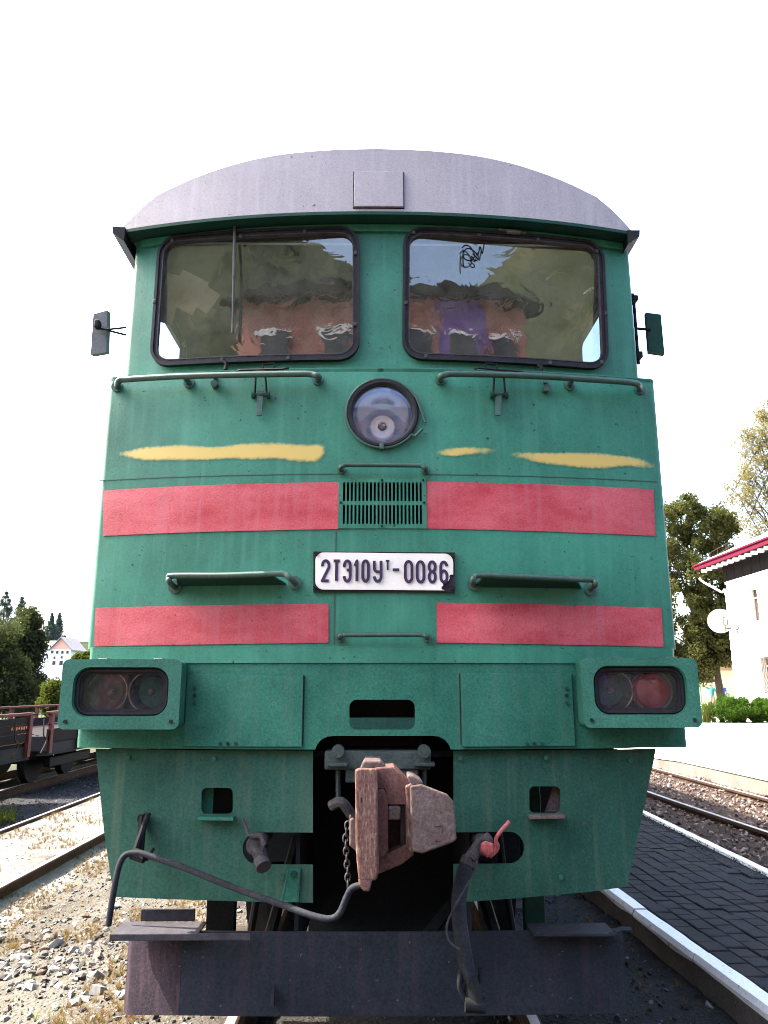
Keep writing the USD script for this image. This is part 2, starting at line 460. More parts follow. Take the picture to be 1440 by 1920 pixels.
clips = {'l': [(325, 456), (453, 448), (572, 439.5), (667, 479), (666, 612), (418, 678), (542, 675), (292, 570)],
         'r': [(775, 441), (897, 446), (1007, 454), (1117, 476), (1134, 592), (1126, 683), (1030, 684), (798, 672), (761, 572)]}
for k in 'lr':
    o = wpoly[k]
    ring = o.difference(o.buffer(-0.032))
    ringm = bend(ext_y(ring, -0.022, 0.02).refine_to_length(0.08), U, 0)
    lip = o.buffer(0.004).difference(o.buffer(-0.012))
    seal = part('window', join(ringm, bend(ext_y(lip, -0.030, 0.0).refine_to_length(0.08), U, 0)), m_rubber, LOCO, label='left windscreen with its rubber seal' if k == 'l' else 'right windscreen with its rubber seal')
    part('inner_trim', bend(ext_y(o.buffer(-0.031).difference(o.buffer(-0.036)), -0.024, 0.01), U), m_valve, seal)
    x0, z0, x1, z1 = o.bounds
    ya, yb = U + 0.045 + float(FY(x0)), U + 0.045 + float(FY(x1))
    pane = ext_y(o.buffer(-0.014), 0.0, 0.006).refine_to_length(0.2)
    v, f = vf(pane)
    v[:, 1] += ya + (yb - ya) * (v[:, 0] - x0) / (x1 - x0) + 0.012 - 0.062 * (v[:, 2] - z0) / (z1 - z0)
    keep = v[f][:, :, 1].mean(1) < 1e9
    # one single sheet of glass: the front faces only
    nrm = np.cross(v[f[:, 1]] - v[f[:, 0]], v[f[:, 2]] - v[f[:, 0]])
    part('pane', (v, f[nrm[:, 1] < -1e-9 * 0 - 0.5 * np.linalg.norm(nrm, axis=1)]), m_glass, seal, smooth=False)
    for a, b in clips[k]:
        c = on_f(a, b, U)
        part('clip', bend(rbox(c[0] - 0.010, c[0] + 0.010, -0.034, -0.02, c[2] - 0.012, c[2] + 0.012, 0.004), U, 0), m_valve, seal)
for s in (-1, 1):
    x = s * (UHW - 0.018)
    pn = ext_x(rounded([(0.60, 3.44), (1.47, 3.44), (1.47, 4.14), (0.60, 4.14)], 0.09), x - 0.003, x + 0.003)
    part('side_pane', pn, m_sideglass, LOCO)
    fr = rounded([(0.58, 3.42), (1.49, 3.42), (1.49, 4.16), (0.58, 4.16)], 0.1)
    part('side_window_frame', ext_x(fr.difference(fr.buffer(-0.05)), s * UHW - 0.02, s * UHW + 0.02), m_rubber, LOCO)
# scratched scribble on the right glass
scr = [[(866, 465), (872, 460), (880, 462), (886, 470), (890, 480), (882, 488), (872, 486), (868, 476), (876, 466), (888, 470), (896, 478), (900, 462), (904, 476), (908, 456)],
       [(868, 468), (868, 490), (869, 500)], [(884, 480), (890, 488), (896, 486), (886, 476)]]
part('scribble', join(*[tube(spline([on_f(a, b, U - 0.012) for a, b in s], 4), 0.004, 5) for s in scr]), m_dark, LOCO)

# ---- roof, visor, eaves
RS = -0.036
DROOP = 0.034


def droop(m):
    v, f = vf(m)
    v = v.copy()
    v[:, 2] -= DROOP * (np.clip(np.abs(v[:, 0] - RS), 0, 1.52) / 1.5) ** 2 * np.clip((4.75 - v[:, 2]) / 0.45, 0, 1)
    return v, f


ax, az = np.array([(0, 4.682), (0.3, 4.675), (0.575, 4.655), (0.8, 4.618), (1.05, 4.55), (1.2, 4.498), (1.3, 4.452), (1.38, 4.40), (1.44, 4.345), (1.485, 4.30), (1.512, 4.272)]).T
xs = np.r_[np.linspace(0, 1.3, 26), np.linspace(1.32, 1.512, 12)]
zs = np.interp(xs, ax, az)
for _ in range(3):
    zs[1:-1] = 0.25 * zs[:-2] + 0.5 * zs[1:-1] + 0.25 * zs[2:]
top = [(RS - x, z) for x, z in zip(xs[::-1], zs[::-1])] + [(RS + x, z) for x, z in zip(xs[1:], zs[1:])]
archp = Polygon(top + [(RS + 1.512, Z_EAVE), (RS - 1.512, Z_EAVE)])
part('visor', droop(bend(ext_y(archp, -0.008, 0.010).refine_to_length(0.1), 0.04, 0)), m_grey_roof, LOCO, label='grey arched front of the roof')
innerp = archp.buffer(-0.012)
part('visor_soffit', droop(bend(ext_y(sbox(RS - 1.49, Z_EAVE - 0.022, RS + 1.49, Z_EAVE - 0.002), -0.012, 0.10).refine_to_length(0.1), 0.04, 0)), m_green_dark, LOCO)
part('roof', droop(ext_y(archp.difference(archp.buffer(-0.02)).difference(sbox(-1.4, 4.0, 1.4, Z_EAVE + 0.03)), 0.22, LEN)), m_grey_roof, LOCO)
for s in (-1, 1):
    g = Polygon([(RS + s * 1.475, Z_EAVE - 0.125), (RS + s * 1.545, Z_EAVE - 0.072), (RS + s * 1.55, Z_EAVE - 0.034), (RS + s * 1.475, Z_EAVE - 0.034)])
    part('gutter', ext_y(g, 0.15, LEN), m_dark, LOCO)
hp = rect_px(664, 323, 756, 389, 0.03)
hx0, hz0, hx1, hz1 = hp.bounds
part('hatch_gap', bend(bx(hx0 - 0.005, hx1 + 0.005, -0.010, -0.002, hz0 - 0.007, hz1 + 0.003), 0.04, 0.1), m_dark, LOCO)  # dark rim drawn as the shadow line round the hatch
hatch = part('roof_hatch', bend(rbox(hx0, hx1, -0.022, 0.012, hz0, hz1, 0.004), 0.04, 0.1), m_grey_roof, LOCO)
part('upper_brow', droop(bend(ext_y(sbox(-1.44, Z_EAVE - 0.075, 1.44, Z_EAVE - 0.03), -0.018, 0.01).refine_to_length(0.12), U, 0)), m_green, LOCO)

# ---- inside of the cab
part('cab_lining', join(bx(-1.43, 1.43, 1.95, 2.0, 3.1, 4.25), bx(-1.43, 1.43, 0.3, 2.0, 3.06, 3.1), bx(-1.43, 1.43, 0.35, 2.0, 4.25, 4.265)), m_cabin, LOCO)
part('control_desk', join(bx(-1.4, -0.25, 0.45, 0.95, 3.1, 3.42), bx(0.3, 1.4, 0.45, 0.95, 3.1, 3.46)), m_dark, LOCO)
for x in (-0.8, 0.85):
    s = part('driver_seat', rbox(x - 0.24, x + 0.24, 1.25, 1.7, 3.35, 3.47, 0.05), m_seat, LOCO)
    part('seat_back', moved(rbox(-0.23, 0.23, -0.05, 0.05, 0, 0.6, 0.05), (x, 1.72, 3.45), rx=-0.12), m_seat, s)
part('cab_cabinet', join(bx(-0.4, 0.35, 1.7, 1.94, 3.1, 4.1), bx(0.7, 1.2, 1.8, 1.94, 3.1, 3.8)), m_dark, LOCO)
for (a, b, w, h, rot, y) in ((352, 548, 0.17, 0.25, 0.35, 0.42), (318, 560, 0.10, 0.33, 0.15, 0.36), (385, 560, 0.12, 0.16, 0.5, 0.46)):
    c = at_y(a, b, y)
    part('paper_sheet', moved(bx(-w / 2, w / 2, -0.002, 0.002, -h / 2, h / 2), c, ry=rot, rz=0.35), m_paper, LOCO)
arc = [at_y(a, b, 0.62) for a, b in ((1015, 520), (1045, 500), (1080, 512), (1103, 545))]
part('sun_shade', tube(spline(arc, 5), 0.04, 8), m_cabin, LOCO)  # curved tube behind the right windscreen

# ---- wipers
part('wiper', join(tube([on_f(440, 424, U - 0.03), on_f(439, 470, U - 0.045), on_f(438, 520, U - 0.05)], 0.009, 8), tube([on_f(438, 515, U - 0.05), on_f(436, 624, U - 0.02)], [0.008, 0.006], 8),
                   tube([on_f(440, 500, U - 0.03), on_f(435, 624, U - 0.005)], 0.006, 6)), m_wiper, LOCO)
part('wiper', join(tube([on_f(934, 430, U - 0.03), on_f(986, 437, U - 0.03)], 0.008, 8), tube([on_f(950, 434, U - 0.04), on_f(975, 436, U - 0.04)], 0.014, 8)), m_wiper, LOCO)
for a, b in ((419, 677), (1010, 685)):
    part('wiper_pivot', join(tube([on_f(a - 2, b, U - 0.04), on_f(a + 5, b + 3, U - 0.05), on_f(a + 4, b + 16, U - 0.05)], 0.011, 8)), m_dark, LOCO)

# ---- round headlight
c = hl_c
part('headlight', revolve_y([(HR + 0.012, 0.02), (HR + 0.014, -0.012), (HR + 0.006, -0.022), (HR - 0.006, -0.022), (HR - 0.018, -0.006), (HR - 0.02, 0.05), (HR - 0.022, 0.12)], (c[0], 0, c[2]), 56), m_rubber, LOCO)
HLP = f'{LOCO}/headlight'
prof = [(r, 0.30 - 0.27 * (r / (HR - 0.02)) ** 2) for r in np.linspace(HR - 0.02, 0.045, 20)]
part('reflector', revolve_y(prof[::-1], (c[0], 0, c[2]), 56), m_skytint_chrome, HLP)
part('lamp_socket', revolve_y([(0.026, 0.275), (0.026, 0.20), (0.040, 0.19), (0.066, 0.205), (0.072, 0.23), (0.072, 0.30)], (c[0], 0, c[2]), 32), m_bulb, HLP)
part('bulb', revolve_y([(0.0, 0.19), (0.016, 0.20), (0.024, 0.22), (0.026, 0.28)], (c[0], 0, c[2]), 20), m_dullrefl, HLP)
part('lens', revolve_y([(0.0, -0.006), (HR * 0.6, -0.003), (HR - 0.012, 0.004)], (c[0], 0, c[2]), 56), m_headglass, HLP)
loop = [(HR + 0.016) * np.array([math.cos(t), math.sin(t)]) for t in np.linspace(math.radians(40), math.radians(322), 60)]
loop = [np.array([c[0] + q[0], -0.014, c[2] + q[1]]) for q in loop]
e0 = [on_f(790, 770, -0.02), on_f(797, 792, -0.02)]
e1 = [on_f(778, 818, -0.02), on_f(792, 804, -0.02)]
part('headlight_cable', tube(e0[::-1] + [on_f(780, 745, -0.016)] + loop + e1, 0.0075, 8), m_green_rail, LOCO)
q = on_f(716, 838, -0.02)
part('cable_clip', rbox(q[0] - 0.012, q[0] + 0.012, -0.035, -0.002, q[2] - 0.016, q[2] + 0.02, 0.005), m_green_rail, LOCO)


# ---- handrails
def rail(name, ends, mids, off, stand, r, brackets=(), flange=0.03, material=None):
    material = material or m_green_rail
    a, b = [on_f(*e, off) for e in ends]
    path = [a] + [on_f(*m, off - stand) for m in mids] + [b]
    pieces = [tube(spline(path, 6), r, 12)]
    for q in (a, b):
        pieces.append(cyl(q + [0, -0.012, 0], q + [0, 0.02, 0], flange, 18))
    p = part(name, join(*pieces), material, LOCO, smooth=45)
    for (fx, fy), (bx_, by_) in brackets:
        q0, q1 = on_f(fx, fy, off), on_f(bx_, by_, off - stand)
        part('rail_bracket', join(cyl(q0 + [0, -0.012, 0], q0 + [0, 0.02, 0], flange, 18), tube([q0, q1], r * 0.9, 10)), material, p)


rail('handrail', ((220, 726), (596, 713)), ((222, 715), (236, 711.5), (330, 706), (440, 703), (560, 701), (584, 702), (597, 706)), 0, 0.085, 0.017, [((355, 719), (346, 706))])
rail('handrail', ((826, 713), (1199, 731)), ((826, 706), (838, 702), (860, 701), (980, 704), (1100, 711), (1180, 717), (1197, 722)), 0, 0.085, 0.017, [((1067, 723), (1073, 709))])
rail('handrail', ((640, 882), (797, 882)), ((638, 877), (646, 872), (660, 871.5), (775, 872.5), (790, 874), (798, 878)), 0, 0.06, 0.012, flange=0.022)
rail('handrail', ((637, 1196), (801, 1196)), ((636, 1193), (644, 1191), (660, 1190.5), (775, 1190), (792, 1191), (800, 1193)), 0, 0.06, 0.0115, flange=0.022)

# ---- long footsteps
for ends, mids in ((((329, 1101), (553, 1093)), ((318, 1092), (317, 1084), (326, 1079.5), (420, 1079), (510, 1076), (533, 1077), (546, 1086))),
                   (((888, 1095), (1106, 1104)), ((886, 1090), (890, 1082), (905, 1078.5), (970, 1081), (1080, 1086), (1112, 1088), (1116, 1096)))):
    rail('footstep', ends, mids, 0, 0.125, 0.015, flange=0.034)
    a, b = on_f(mids[1][0] + 6, mids[2][1], -0.12), on_f(mids[-1][0] - 14, mids[-3][1], -0.12)
    zt = 0.5 * (a[2] + b[2])
    poly = Polygon([(x, float(FY(x)) + 0.005) for x in np.linspace(a[0], b[0], 12)] + [(x, float(FY(x)) - 0.12) for x in np.linspace(b[0] - 0.06, a[0] + 0.02, 12)])
    tv, tf = vf(ext_z(poly, zt - 0.012, zt - 0.002))
    tv = tv.copy()
    tv[:, 2] -= 0.028 * np.clip(1 - (FY(tv[:, 0]) - tv[:, 1]) / 0.12, 0, 1)
    part('tread', (tv, tf), m_green_dark, f'{LOCO}/footstep' if f'{LOCO}/footstep_001' not in used else f'{LOCO}/footstep_001')

# ---- latches and knobs under the windows
for cx, dx in ((489, 1), (936, -1)):
    up = part('washer_hinge', join(tube([on_f(cx + dx * 4, 690, U - 0.06), on_f(cx + dx * 4, 683, U - 0.05), on_f(cx + dx * 26, 681, U - 0.05), on_f(cx + dx * 26, 689, U - 0.05)], 0.006, 6),
                                   tube([on_f(cx - 46, 697 if dx > 0 else 692, -0.02), on_f(cx - 40, 694 if dx > 0 else 690, -0.04), on_f(cx + 40, 692 if dx > 0 else 697, -0.04), on_f(cx + 52, 690 if dx > 0 else 701, -0.02)], 0.006, 6)), m_dark, LOCO)
    lt = part('latch', join(tube([on_f(cx - 11, 738, -0.02), on_f(cx - 9, 696, -0.05), on_f(cx + 8, 696, -0.05), on_f(cx + 11, 738, -0.02)], 0.006, 6)), m_dark, LOCO)
    a, b = on_f(cx - 14, 741, -0.02), on_f(cx + 14, 741, -0.02)
    part('pivot', join(cyl(a, b, 0.011, 10), cyl(a - [0.008, 0, 0], a + [0.008, 0, 0], 0.02, 12), cyl(b - [0.008, 0, 0], b + [0.008, 0, 0], 0.02, 12)), m_green_dark, lt)
    a, b = on_f(cx - 1, 735, -0.02), on_f(cx - 3, 777, -0.03)
    part('tongue', M3.batch_hull([M3.cube([0.034, 0.012, 0.012], True).translate(a.tolist()), M3.cube([0.028, 0.012, 0.012], True).translate(b.tolist())]), m_green_rail, lt)
for a, b in ((404, 724), (1022, 732)):
    q, t = on_f(a, b, 0), on_f(a, b - 14, 0)
    part('knob', join(cyl(q + [0, -0.04, 0], q + [0, 0.01, 0], 0.019, 14), cyl(t + [0, -0.03, 0], t + [0, 0.01, 0], 0.012, 10)), m_green_rail, LOCO)

# ---- air grille
gp = rect_px(635, 898, 799, 991)
gx0, gz0, gx1, gz1 = gp.bounds
grille = ext_y(sbox(gx0, gz0, gx1, gz1), -0.007, 0.004)
sx0, sz0, sx1, sz1 = rect_px(642, 904, 792, 984).bounds
n = 21
sw = (sx1 - sx0) / n
slots = []
for i in range(n):
    for r0, r1 in ((0.0, 0.47), (0.53, 1.0)):
        x = sx0 + (i + 0.5) * sw
        z0, z1 = sz0 + r0 * (sz1 - sz0), sz0 + r1 * (sz1 - sz0)
        slots.append(ext_y(LineString([(x, z0 + 0.008), (x, z1 - 0.008)]).buffer(sw * 0.29, quad_segs=3), -0.1, 0.1))
gq = part('air_grille', bend(grille - M3.batch_boolean(slots, manifold3d.OpType.Add), 0, 0), m_green, LOCO)
part('backing', bend(bx(gx0 + 0.01, gx1 - 0.01, 0.06, 0.07, gz0 + 0.01, gz1 - 0.01), 0, 0), m_void, gq)
for a, b in ((639, 943), (795, 943), (716, 901), (793, 901), (716, 987)):
    q = on_f(a, b)
    part('screw', cyl(q + [0, -0.012, 0], q + [0, 0, 0], 0.006, 8), m_dark, gq)

# ---- number plate
PX = lambda u, v: xz(580 + u / 5.143, 1020 + v / 5.143, -0.016)
pq = Polygon([PX(38, 462), PX(1402, 466), PX(1402, 80), PX(38, 74)])
plate = part('number_plate', bend(ext_y(pq, -0.016, 0.0), 0, 0), m_rubber, LOCO, label='white number plate with dark blue characters')
wq = rounded([PX(58, 440), PX(1386, 448), PX(1386, 96), PX(58, 82)], 0.042)
chipq = unary_union([Point(PX(1320, 400)).buffer(0.016), Point(PX(1345, 440)).buffer(0.03), Point(PX(1290, 445)).buffer(0.010), Point(PX(1385, 350)).buffer(0.012), Point(PX(1400, 395)).buffer(0.026), Point(PX(850, 447)).buffer(0.006)])
wq = wq.difference(affinity.rotate(chipq, 8))
part('enamel', bend(ext_y(wq, -0.020, -0.016), 0, 0), m_white, plate)
for a, b in ((66, 92), (56, 415), (1380, 108), (1384, 430)):
    q = PX(a, b)
    part('screw', cyl([q[0], -0.024, q[1]], [q[0], 0, q[1]], 0.010, 10), m_dark, plate)


def arcpts(cx, cz, rx, rz, a0, a1, n=10):
    return [(cx + rx * math.cos(t), cz + rz * math.sin(t)) for t in np.radians(np.linspace(a0, a1, n))]


def loopc(z0, z1, r=0.25, x0=0.0, x1=0.5):
    return LineString(arcpts(x1 - r, z1 - r, r, r, 0, 90) + arcpts(x0 + r, z1 - r, r, r, 90, 180) + arcpts(x0 + r, z0 + r, r, r, 180, 270) + arcpts(x1 - r, z0 + r, r, r, 270, 360) + [(x1, z1 - r)])


GLYPH = {
    '2': [LineString([(0.0, 0.72)] + arcpts(0.25, 0.75, 0.25, 0.25, 180, 0, 14) + [(0.5, 0.66), (0.0, 0.0), (0.5, 0.0)])],
    'Т': [LineString([(0, 1), (0.5, 1)]), LineString([(0.25, 1), (0.25, 0)])],
    'Э': [LineString([(0, 0.76)] + arcpts(0.25, 0.75, 0.25, 0.25, 180, 0, 14) + arcpts(0.25, 0.25, 0.25, 0.25, 0, -180, 14)), LineString([(0.2, 0.55), (0.5, 0.55)])],
    '1': [LineString([(0.0, 0.74), (0.26, 1.0), (0.26, 0)])],
    '0': [loopc(0, 1)],
    'У': [LineString([(0, 1), (0, 0.66)] + arcpts(0.22, 0.66, 0.22, 0.2, 180, 270, 8) + [(0.5, 0.46)]), LineString([(0.5, 1), (0.5, 0.25)] + arcpts(0.25, 0.24, 0.25, 0.24, 0, -180, 14))],
    '-': [LineString([(0, 0.5), (0.5, 0.5)])],
    '8': [loopc(0.0, 0.52), loopc(0.52, 1.0, 0.23)],
    '6': [loopc(0.0, 0.56), LineString([(0, 0.3), (0, 0.75)] + arcpts(0.25, 0.75, 0.25, 0.25, 180, 10, 14))],
    '4': [LineString([(0.38, 0), (0.38, 1), (0.0, 0.3), (0.5, 0.3)])],
    '3': [LineString([(0, 0.8)] + arcpts(0.25, 0.76, 0.24, 0.24, 170, -90, 12)), LineString(arcpts(0.25, 0.26, 0.25, 0.26, 90, -170, 12))],
    '5': [LineString([(0.48, 1), (0.04, 1), (0.02, 0.56), (0.25, 0.6)] + arcpts(0.25, 0.3, 0.25, 0.3, 80, -160, 12))],
    '7': [LineString([(0, 1), (0.5, 1), (0.18, 0)])],
    '9': [loopc(0.44, 1.0), LineString([(0.5, 0.7), (0.5, 0.25)] + arcpts(0.25, 0.25, 0.25, 0.25, 0, -170, 14))]}


def glyph(ch, x0, x1, z0, z1, stroke):
    """the character's shape filling the given rectangle"""
    s = stroke / 2
    xmax = 0.26 if ch == '1' else 0.5
    out = []
    if ch == '-':
        return sbox(x0, (z0 + z1) / 2 - stroke / 2, x1, (z0 + z1) / 2 + stroke / 2)
    for g in GLYPH[ch]:
        c = np.array(g.coords)
        c = np.c_[x0 + s + c[:, 0] / xmax * (x1 - x0 - stroke), z0 + s + c[:, 1] * (z1 - z0 - stroke)]
        out.append(LineString(c).buffer(s, cap_style=2, join_style=1, quad_segs=5))
    return unary_union(out)


for ch, u0, u1, v0, v1 in (('2', 110, 205, 148, 370), ('Т', 217, 308, 150, 370), ('Э', 322, 410, 150, 374), ('1', 424, 474, 150, 372), ('0', 500, 584, 150, 374), ('У', 612, 706, 150, 374),
                           ('Т', 728, 782, 155, 262), ('-', 804, 866, 190, 310), ('0', 912, 1002, 156, 380), ('0', 1027, 1116, 158, 382), ('8', 1142, 1226, 160, 382), ('6', 1254, 1338, 162, 382)):
    (xa, za), (xb, zb) = PX(u0, v1), PX(u1, v0)
    st = 0.0148 if not (ch == 'Т' and u0 > 700) else 0.010
    part('character', bend(ext_y(glyph(ch, xa, xb, za, zb, st), -0.0222, -0.0195), 0, 0), m_navy, plate, smooth=False)

# ---- red stripes and sprayed yellow streaks
for q, lb in (([(193, 920), (330, 912), (480, 907), (635, 904), (635, 992), (480, 995), (330, 999), (193, 1005)], 'upper left red stripe'), ([(800, 903), (940, 906), (1090, 911), (1225, 918), (1229, 1005), (1090, 999), (940, 994), (800, 991)], 'upper right red stripe'),
              ([(179, 1140), (330, 1136), (480, 1133.5), (616, 1132), (616, 1205), (480, 1207), (330, 1209), (176, 1212)], 'lower left red stripe'), ([(819, 1130), (960, 1132), (1100, 1135.5), (1240, 1140), (1244, 1213), (1100, 1209.5), (960, 1207), (819, 1205)], 'lower right red stripe')):
    pp = Polygon([xz(a, b, -0.003) for a, b in q]).buffer(-0.006).buffer(0.006)
    part('red_stripe', bend(ext_y(pp, -0.004, 0.0)), m_red, LOCO, label=lb)

m_yellow = mat('sprayed_yellow', {'g': ('geometry', {}), 'a': ('attribute', {'attribute': 'spray'}), 'n': ('noise_texture', {'scale': 45.0, 'detail': 3.0}),
                                  'k': ('math', {'math_type': 'multiply_add', 'value2': 0.5, 'value3': -0.25}), 's': ('math', {'math_type': 'add', 'use_clamp': True}),
                                  'w': ('map_range', {'range_type': 'smoothstep', 'from_min': 0.08, 'from_max': 0.80, 'to_min': 0.0, 'to_max': 0.9}),
                                  't': ('transparent_bsdf', {}), 'p': ('principled_bsdf', {'base_color': (0.38, 0.27, 0.06), 'roughness': 0.6}), 'mx': ('mix_closure', {})},
               [('g.position', 'n.vector'), ('n.fac', 'k.value1'), ('k.value', 's.value1'), ('a.fac', 's.value2'), ('s.value', 'w.value'), ('w.result', 'mx.fac'), ('t.BSDF', 'mx.closure1'), ('p.BSDF', 'mx.closure2')], surface='mx.closure')


def streak(center, width, amount):
    """center: pixel polyline; a fine sheet whose paint density fades at the edges"""
    c = spline([on_f(a, b, -0.004) for a, b in center], 10)
    n, mrows = len(c), 15
    t = np.linspace(0, 1, n)
    wd = np.interp(t, np.linspace(0, 1, len(width)), width)
    am = np.interp(t, np.linspace(0, 1, len(amount)), amount)
    v, a = [], []
    for j, u in enumerate(np.linspace(-1, 1, mrows)):
        wob = 1 + 0.16 * (meshkit.noise(np.c_[c[:, 0] * 7, np.full(n, 3.0 if u > 0 else 9.0), np.zeros(n)]) - 0.5) * 2
        z = c[:, 2] + u * wd * wob * 1.45
        v.append(np.c_[c[:, 0], -0.0035 + FY(c[:, 0]), z])
        a.append(am * (1 - abs(u) ** 1.9))
    v, a = np.vstack(v), np.concatenate(a)
    f = []
    for j in range(mrows - 1):
        for i in range(n - 1):
            f.append([j * n + i, j * n + i + 1, (j + 1) * n + i + 1, (j + 1) * n + i])
    p = part('yellow_streak', (v, np.array(f)), m_yellow, LOCO, smooth=False)
    UsdGeom.PrimvarsAPI(stage.GetPrimAtPath(p)).CreatePrimvar('spray', Sdf.ValueTypeNames.FloatArray, 'vertex').Set(Vt.FloatArray.FromNumpy(a.astype(np.float32)))


streak([(224, 851), (270, 850), (340, 848), (400, 850), (450, 846), (520, 847), (590, 848), (612, 842)], [0.012, 0.03, 0.034, 0.03, 0.032, 0.036, 0.036, 0.02], [0.3, 0.9, 1, 1, 1, 1, 1, 0.1])
streak([(818, 849), (850, 848), (885, 845), (935, 845)], [0.014, 0.02, 0.018, 0.016], [0.2, 0.85, 0.6, 0.1])
streak([(955, 851), (1010, 857), (1080, 862), (1140, 865), (1190, 867), (1228, 876)], [0.014, 0.026, 0.034, 0.03, 0.022, 0.018], [0.15, 0.75, 1, 0.9, 0.7, 0.2])

# ---- buffer beam
B = -0.03
BHW = 1.525
beam = shell(B, BHW, Z_BEAM0, Z_STRIP, t=0.02, back=1.4, r=0.03)
slotp = rounded([xz(655, 1368, B), xz(778, 1368, B), xz(778, 1312, B), xz(655, 1312, B)], 0.035)
(ox0, oz0), (ox1, _), (_, oz1) = xz(589, 1420, B), xz(847, 1420, B), xz(700, 1380, B)
openp = rounded([(ox0, oz0 - 0.5), (ox1, oz0 - 0.5), (ox1, oz1), (ox0, oz1)], 0.085)
beam = beam - ext_y(slotp, -0.3, 0.2) - ext_y(openp, -0.3, 0.25)
part('buffer_beam', beam, m_green_dusty, LOCO)
part('beam_strip', shell(B - 0.006, BHW - 0.03, Z_STRIP, Z_NOSE0, t=0.05, back=1.4, r=0.03), m_green, LOCO)
part('beam_cover', ext_z(plan(B - 0.006, BHW - 0.03, 1.4, 0.03), Z_NOSE0 + 0.0005, Z_NOSE0 + 0.006), m_green, LOCO)
part('slot_back', bend(bx(-0.25, 0.2, 0.16, 0.17, 1.32, 1.55), 0, 0), m_dark, LOCO)
part('slot_ledge', bend(bx(-0.20, 0.18, 0.0, 0.15, slotp.bounds[1] - 0.02, slotp.bounds[1] + 0.055), B, 0), m_green_dark, LOCO)
for q, lb in (([(352, 1266), (568, 1265), (566, 1408), (350, 1404)], 'left access panel'), ([(864, 1263), (1071, 1262), (1077, 1401), (866, 1403)], 'right access panel')):
    pp = pxpoly(q, B)
    x0, z0, x1, z1 = pp.bounds
    z0 = max(z0, Z_BEAM0 + 0.012)
    ap = part('access_panel', bend(rbox(x0, x1, -0.011, 0.004, z0, z1, 0.003), B, 0.1), m_green_dusty, LOCO, label=lb)
    part('panel_gap', bend(bx(*((x1 + 0.001, x1 + 0.006) if 'left' in lb else (x0 - 0.006, x0 - 0.001)), -0.003, 0.0, z0 + 0.01, z1 - 0.005), B, 0), m_void, ap)
    ccx = 366 if 'left' in lb else 1061
    rows = [(ccx, 1291), (ccx, 1304), (ccx, 1318)] + [(ccx + k, 1394) for k in ((48, 62, 77) if 'left' in lb else (-74, -60, -46))]
    for i, (a, b) in enumerate(rows):
        s = on_f(a, b, B)
        part('screw', cyl([s[0], s[1] - 0.017, s[2]], [s[0], s[1], s[2]], 0.0085, 8), m_void if i in (1, 4) else m_green_dark, ap)

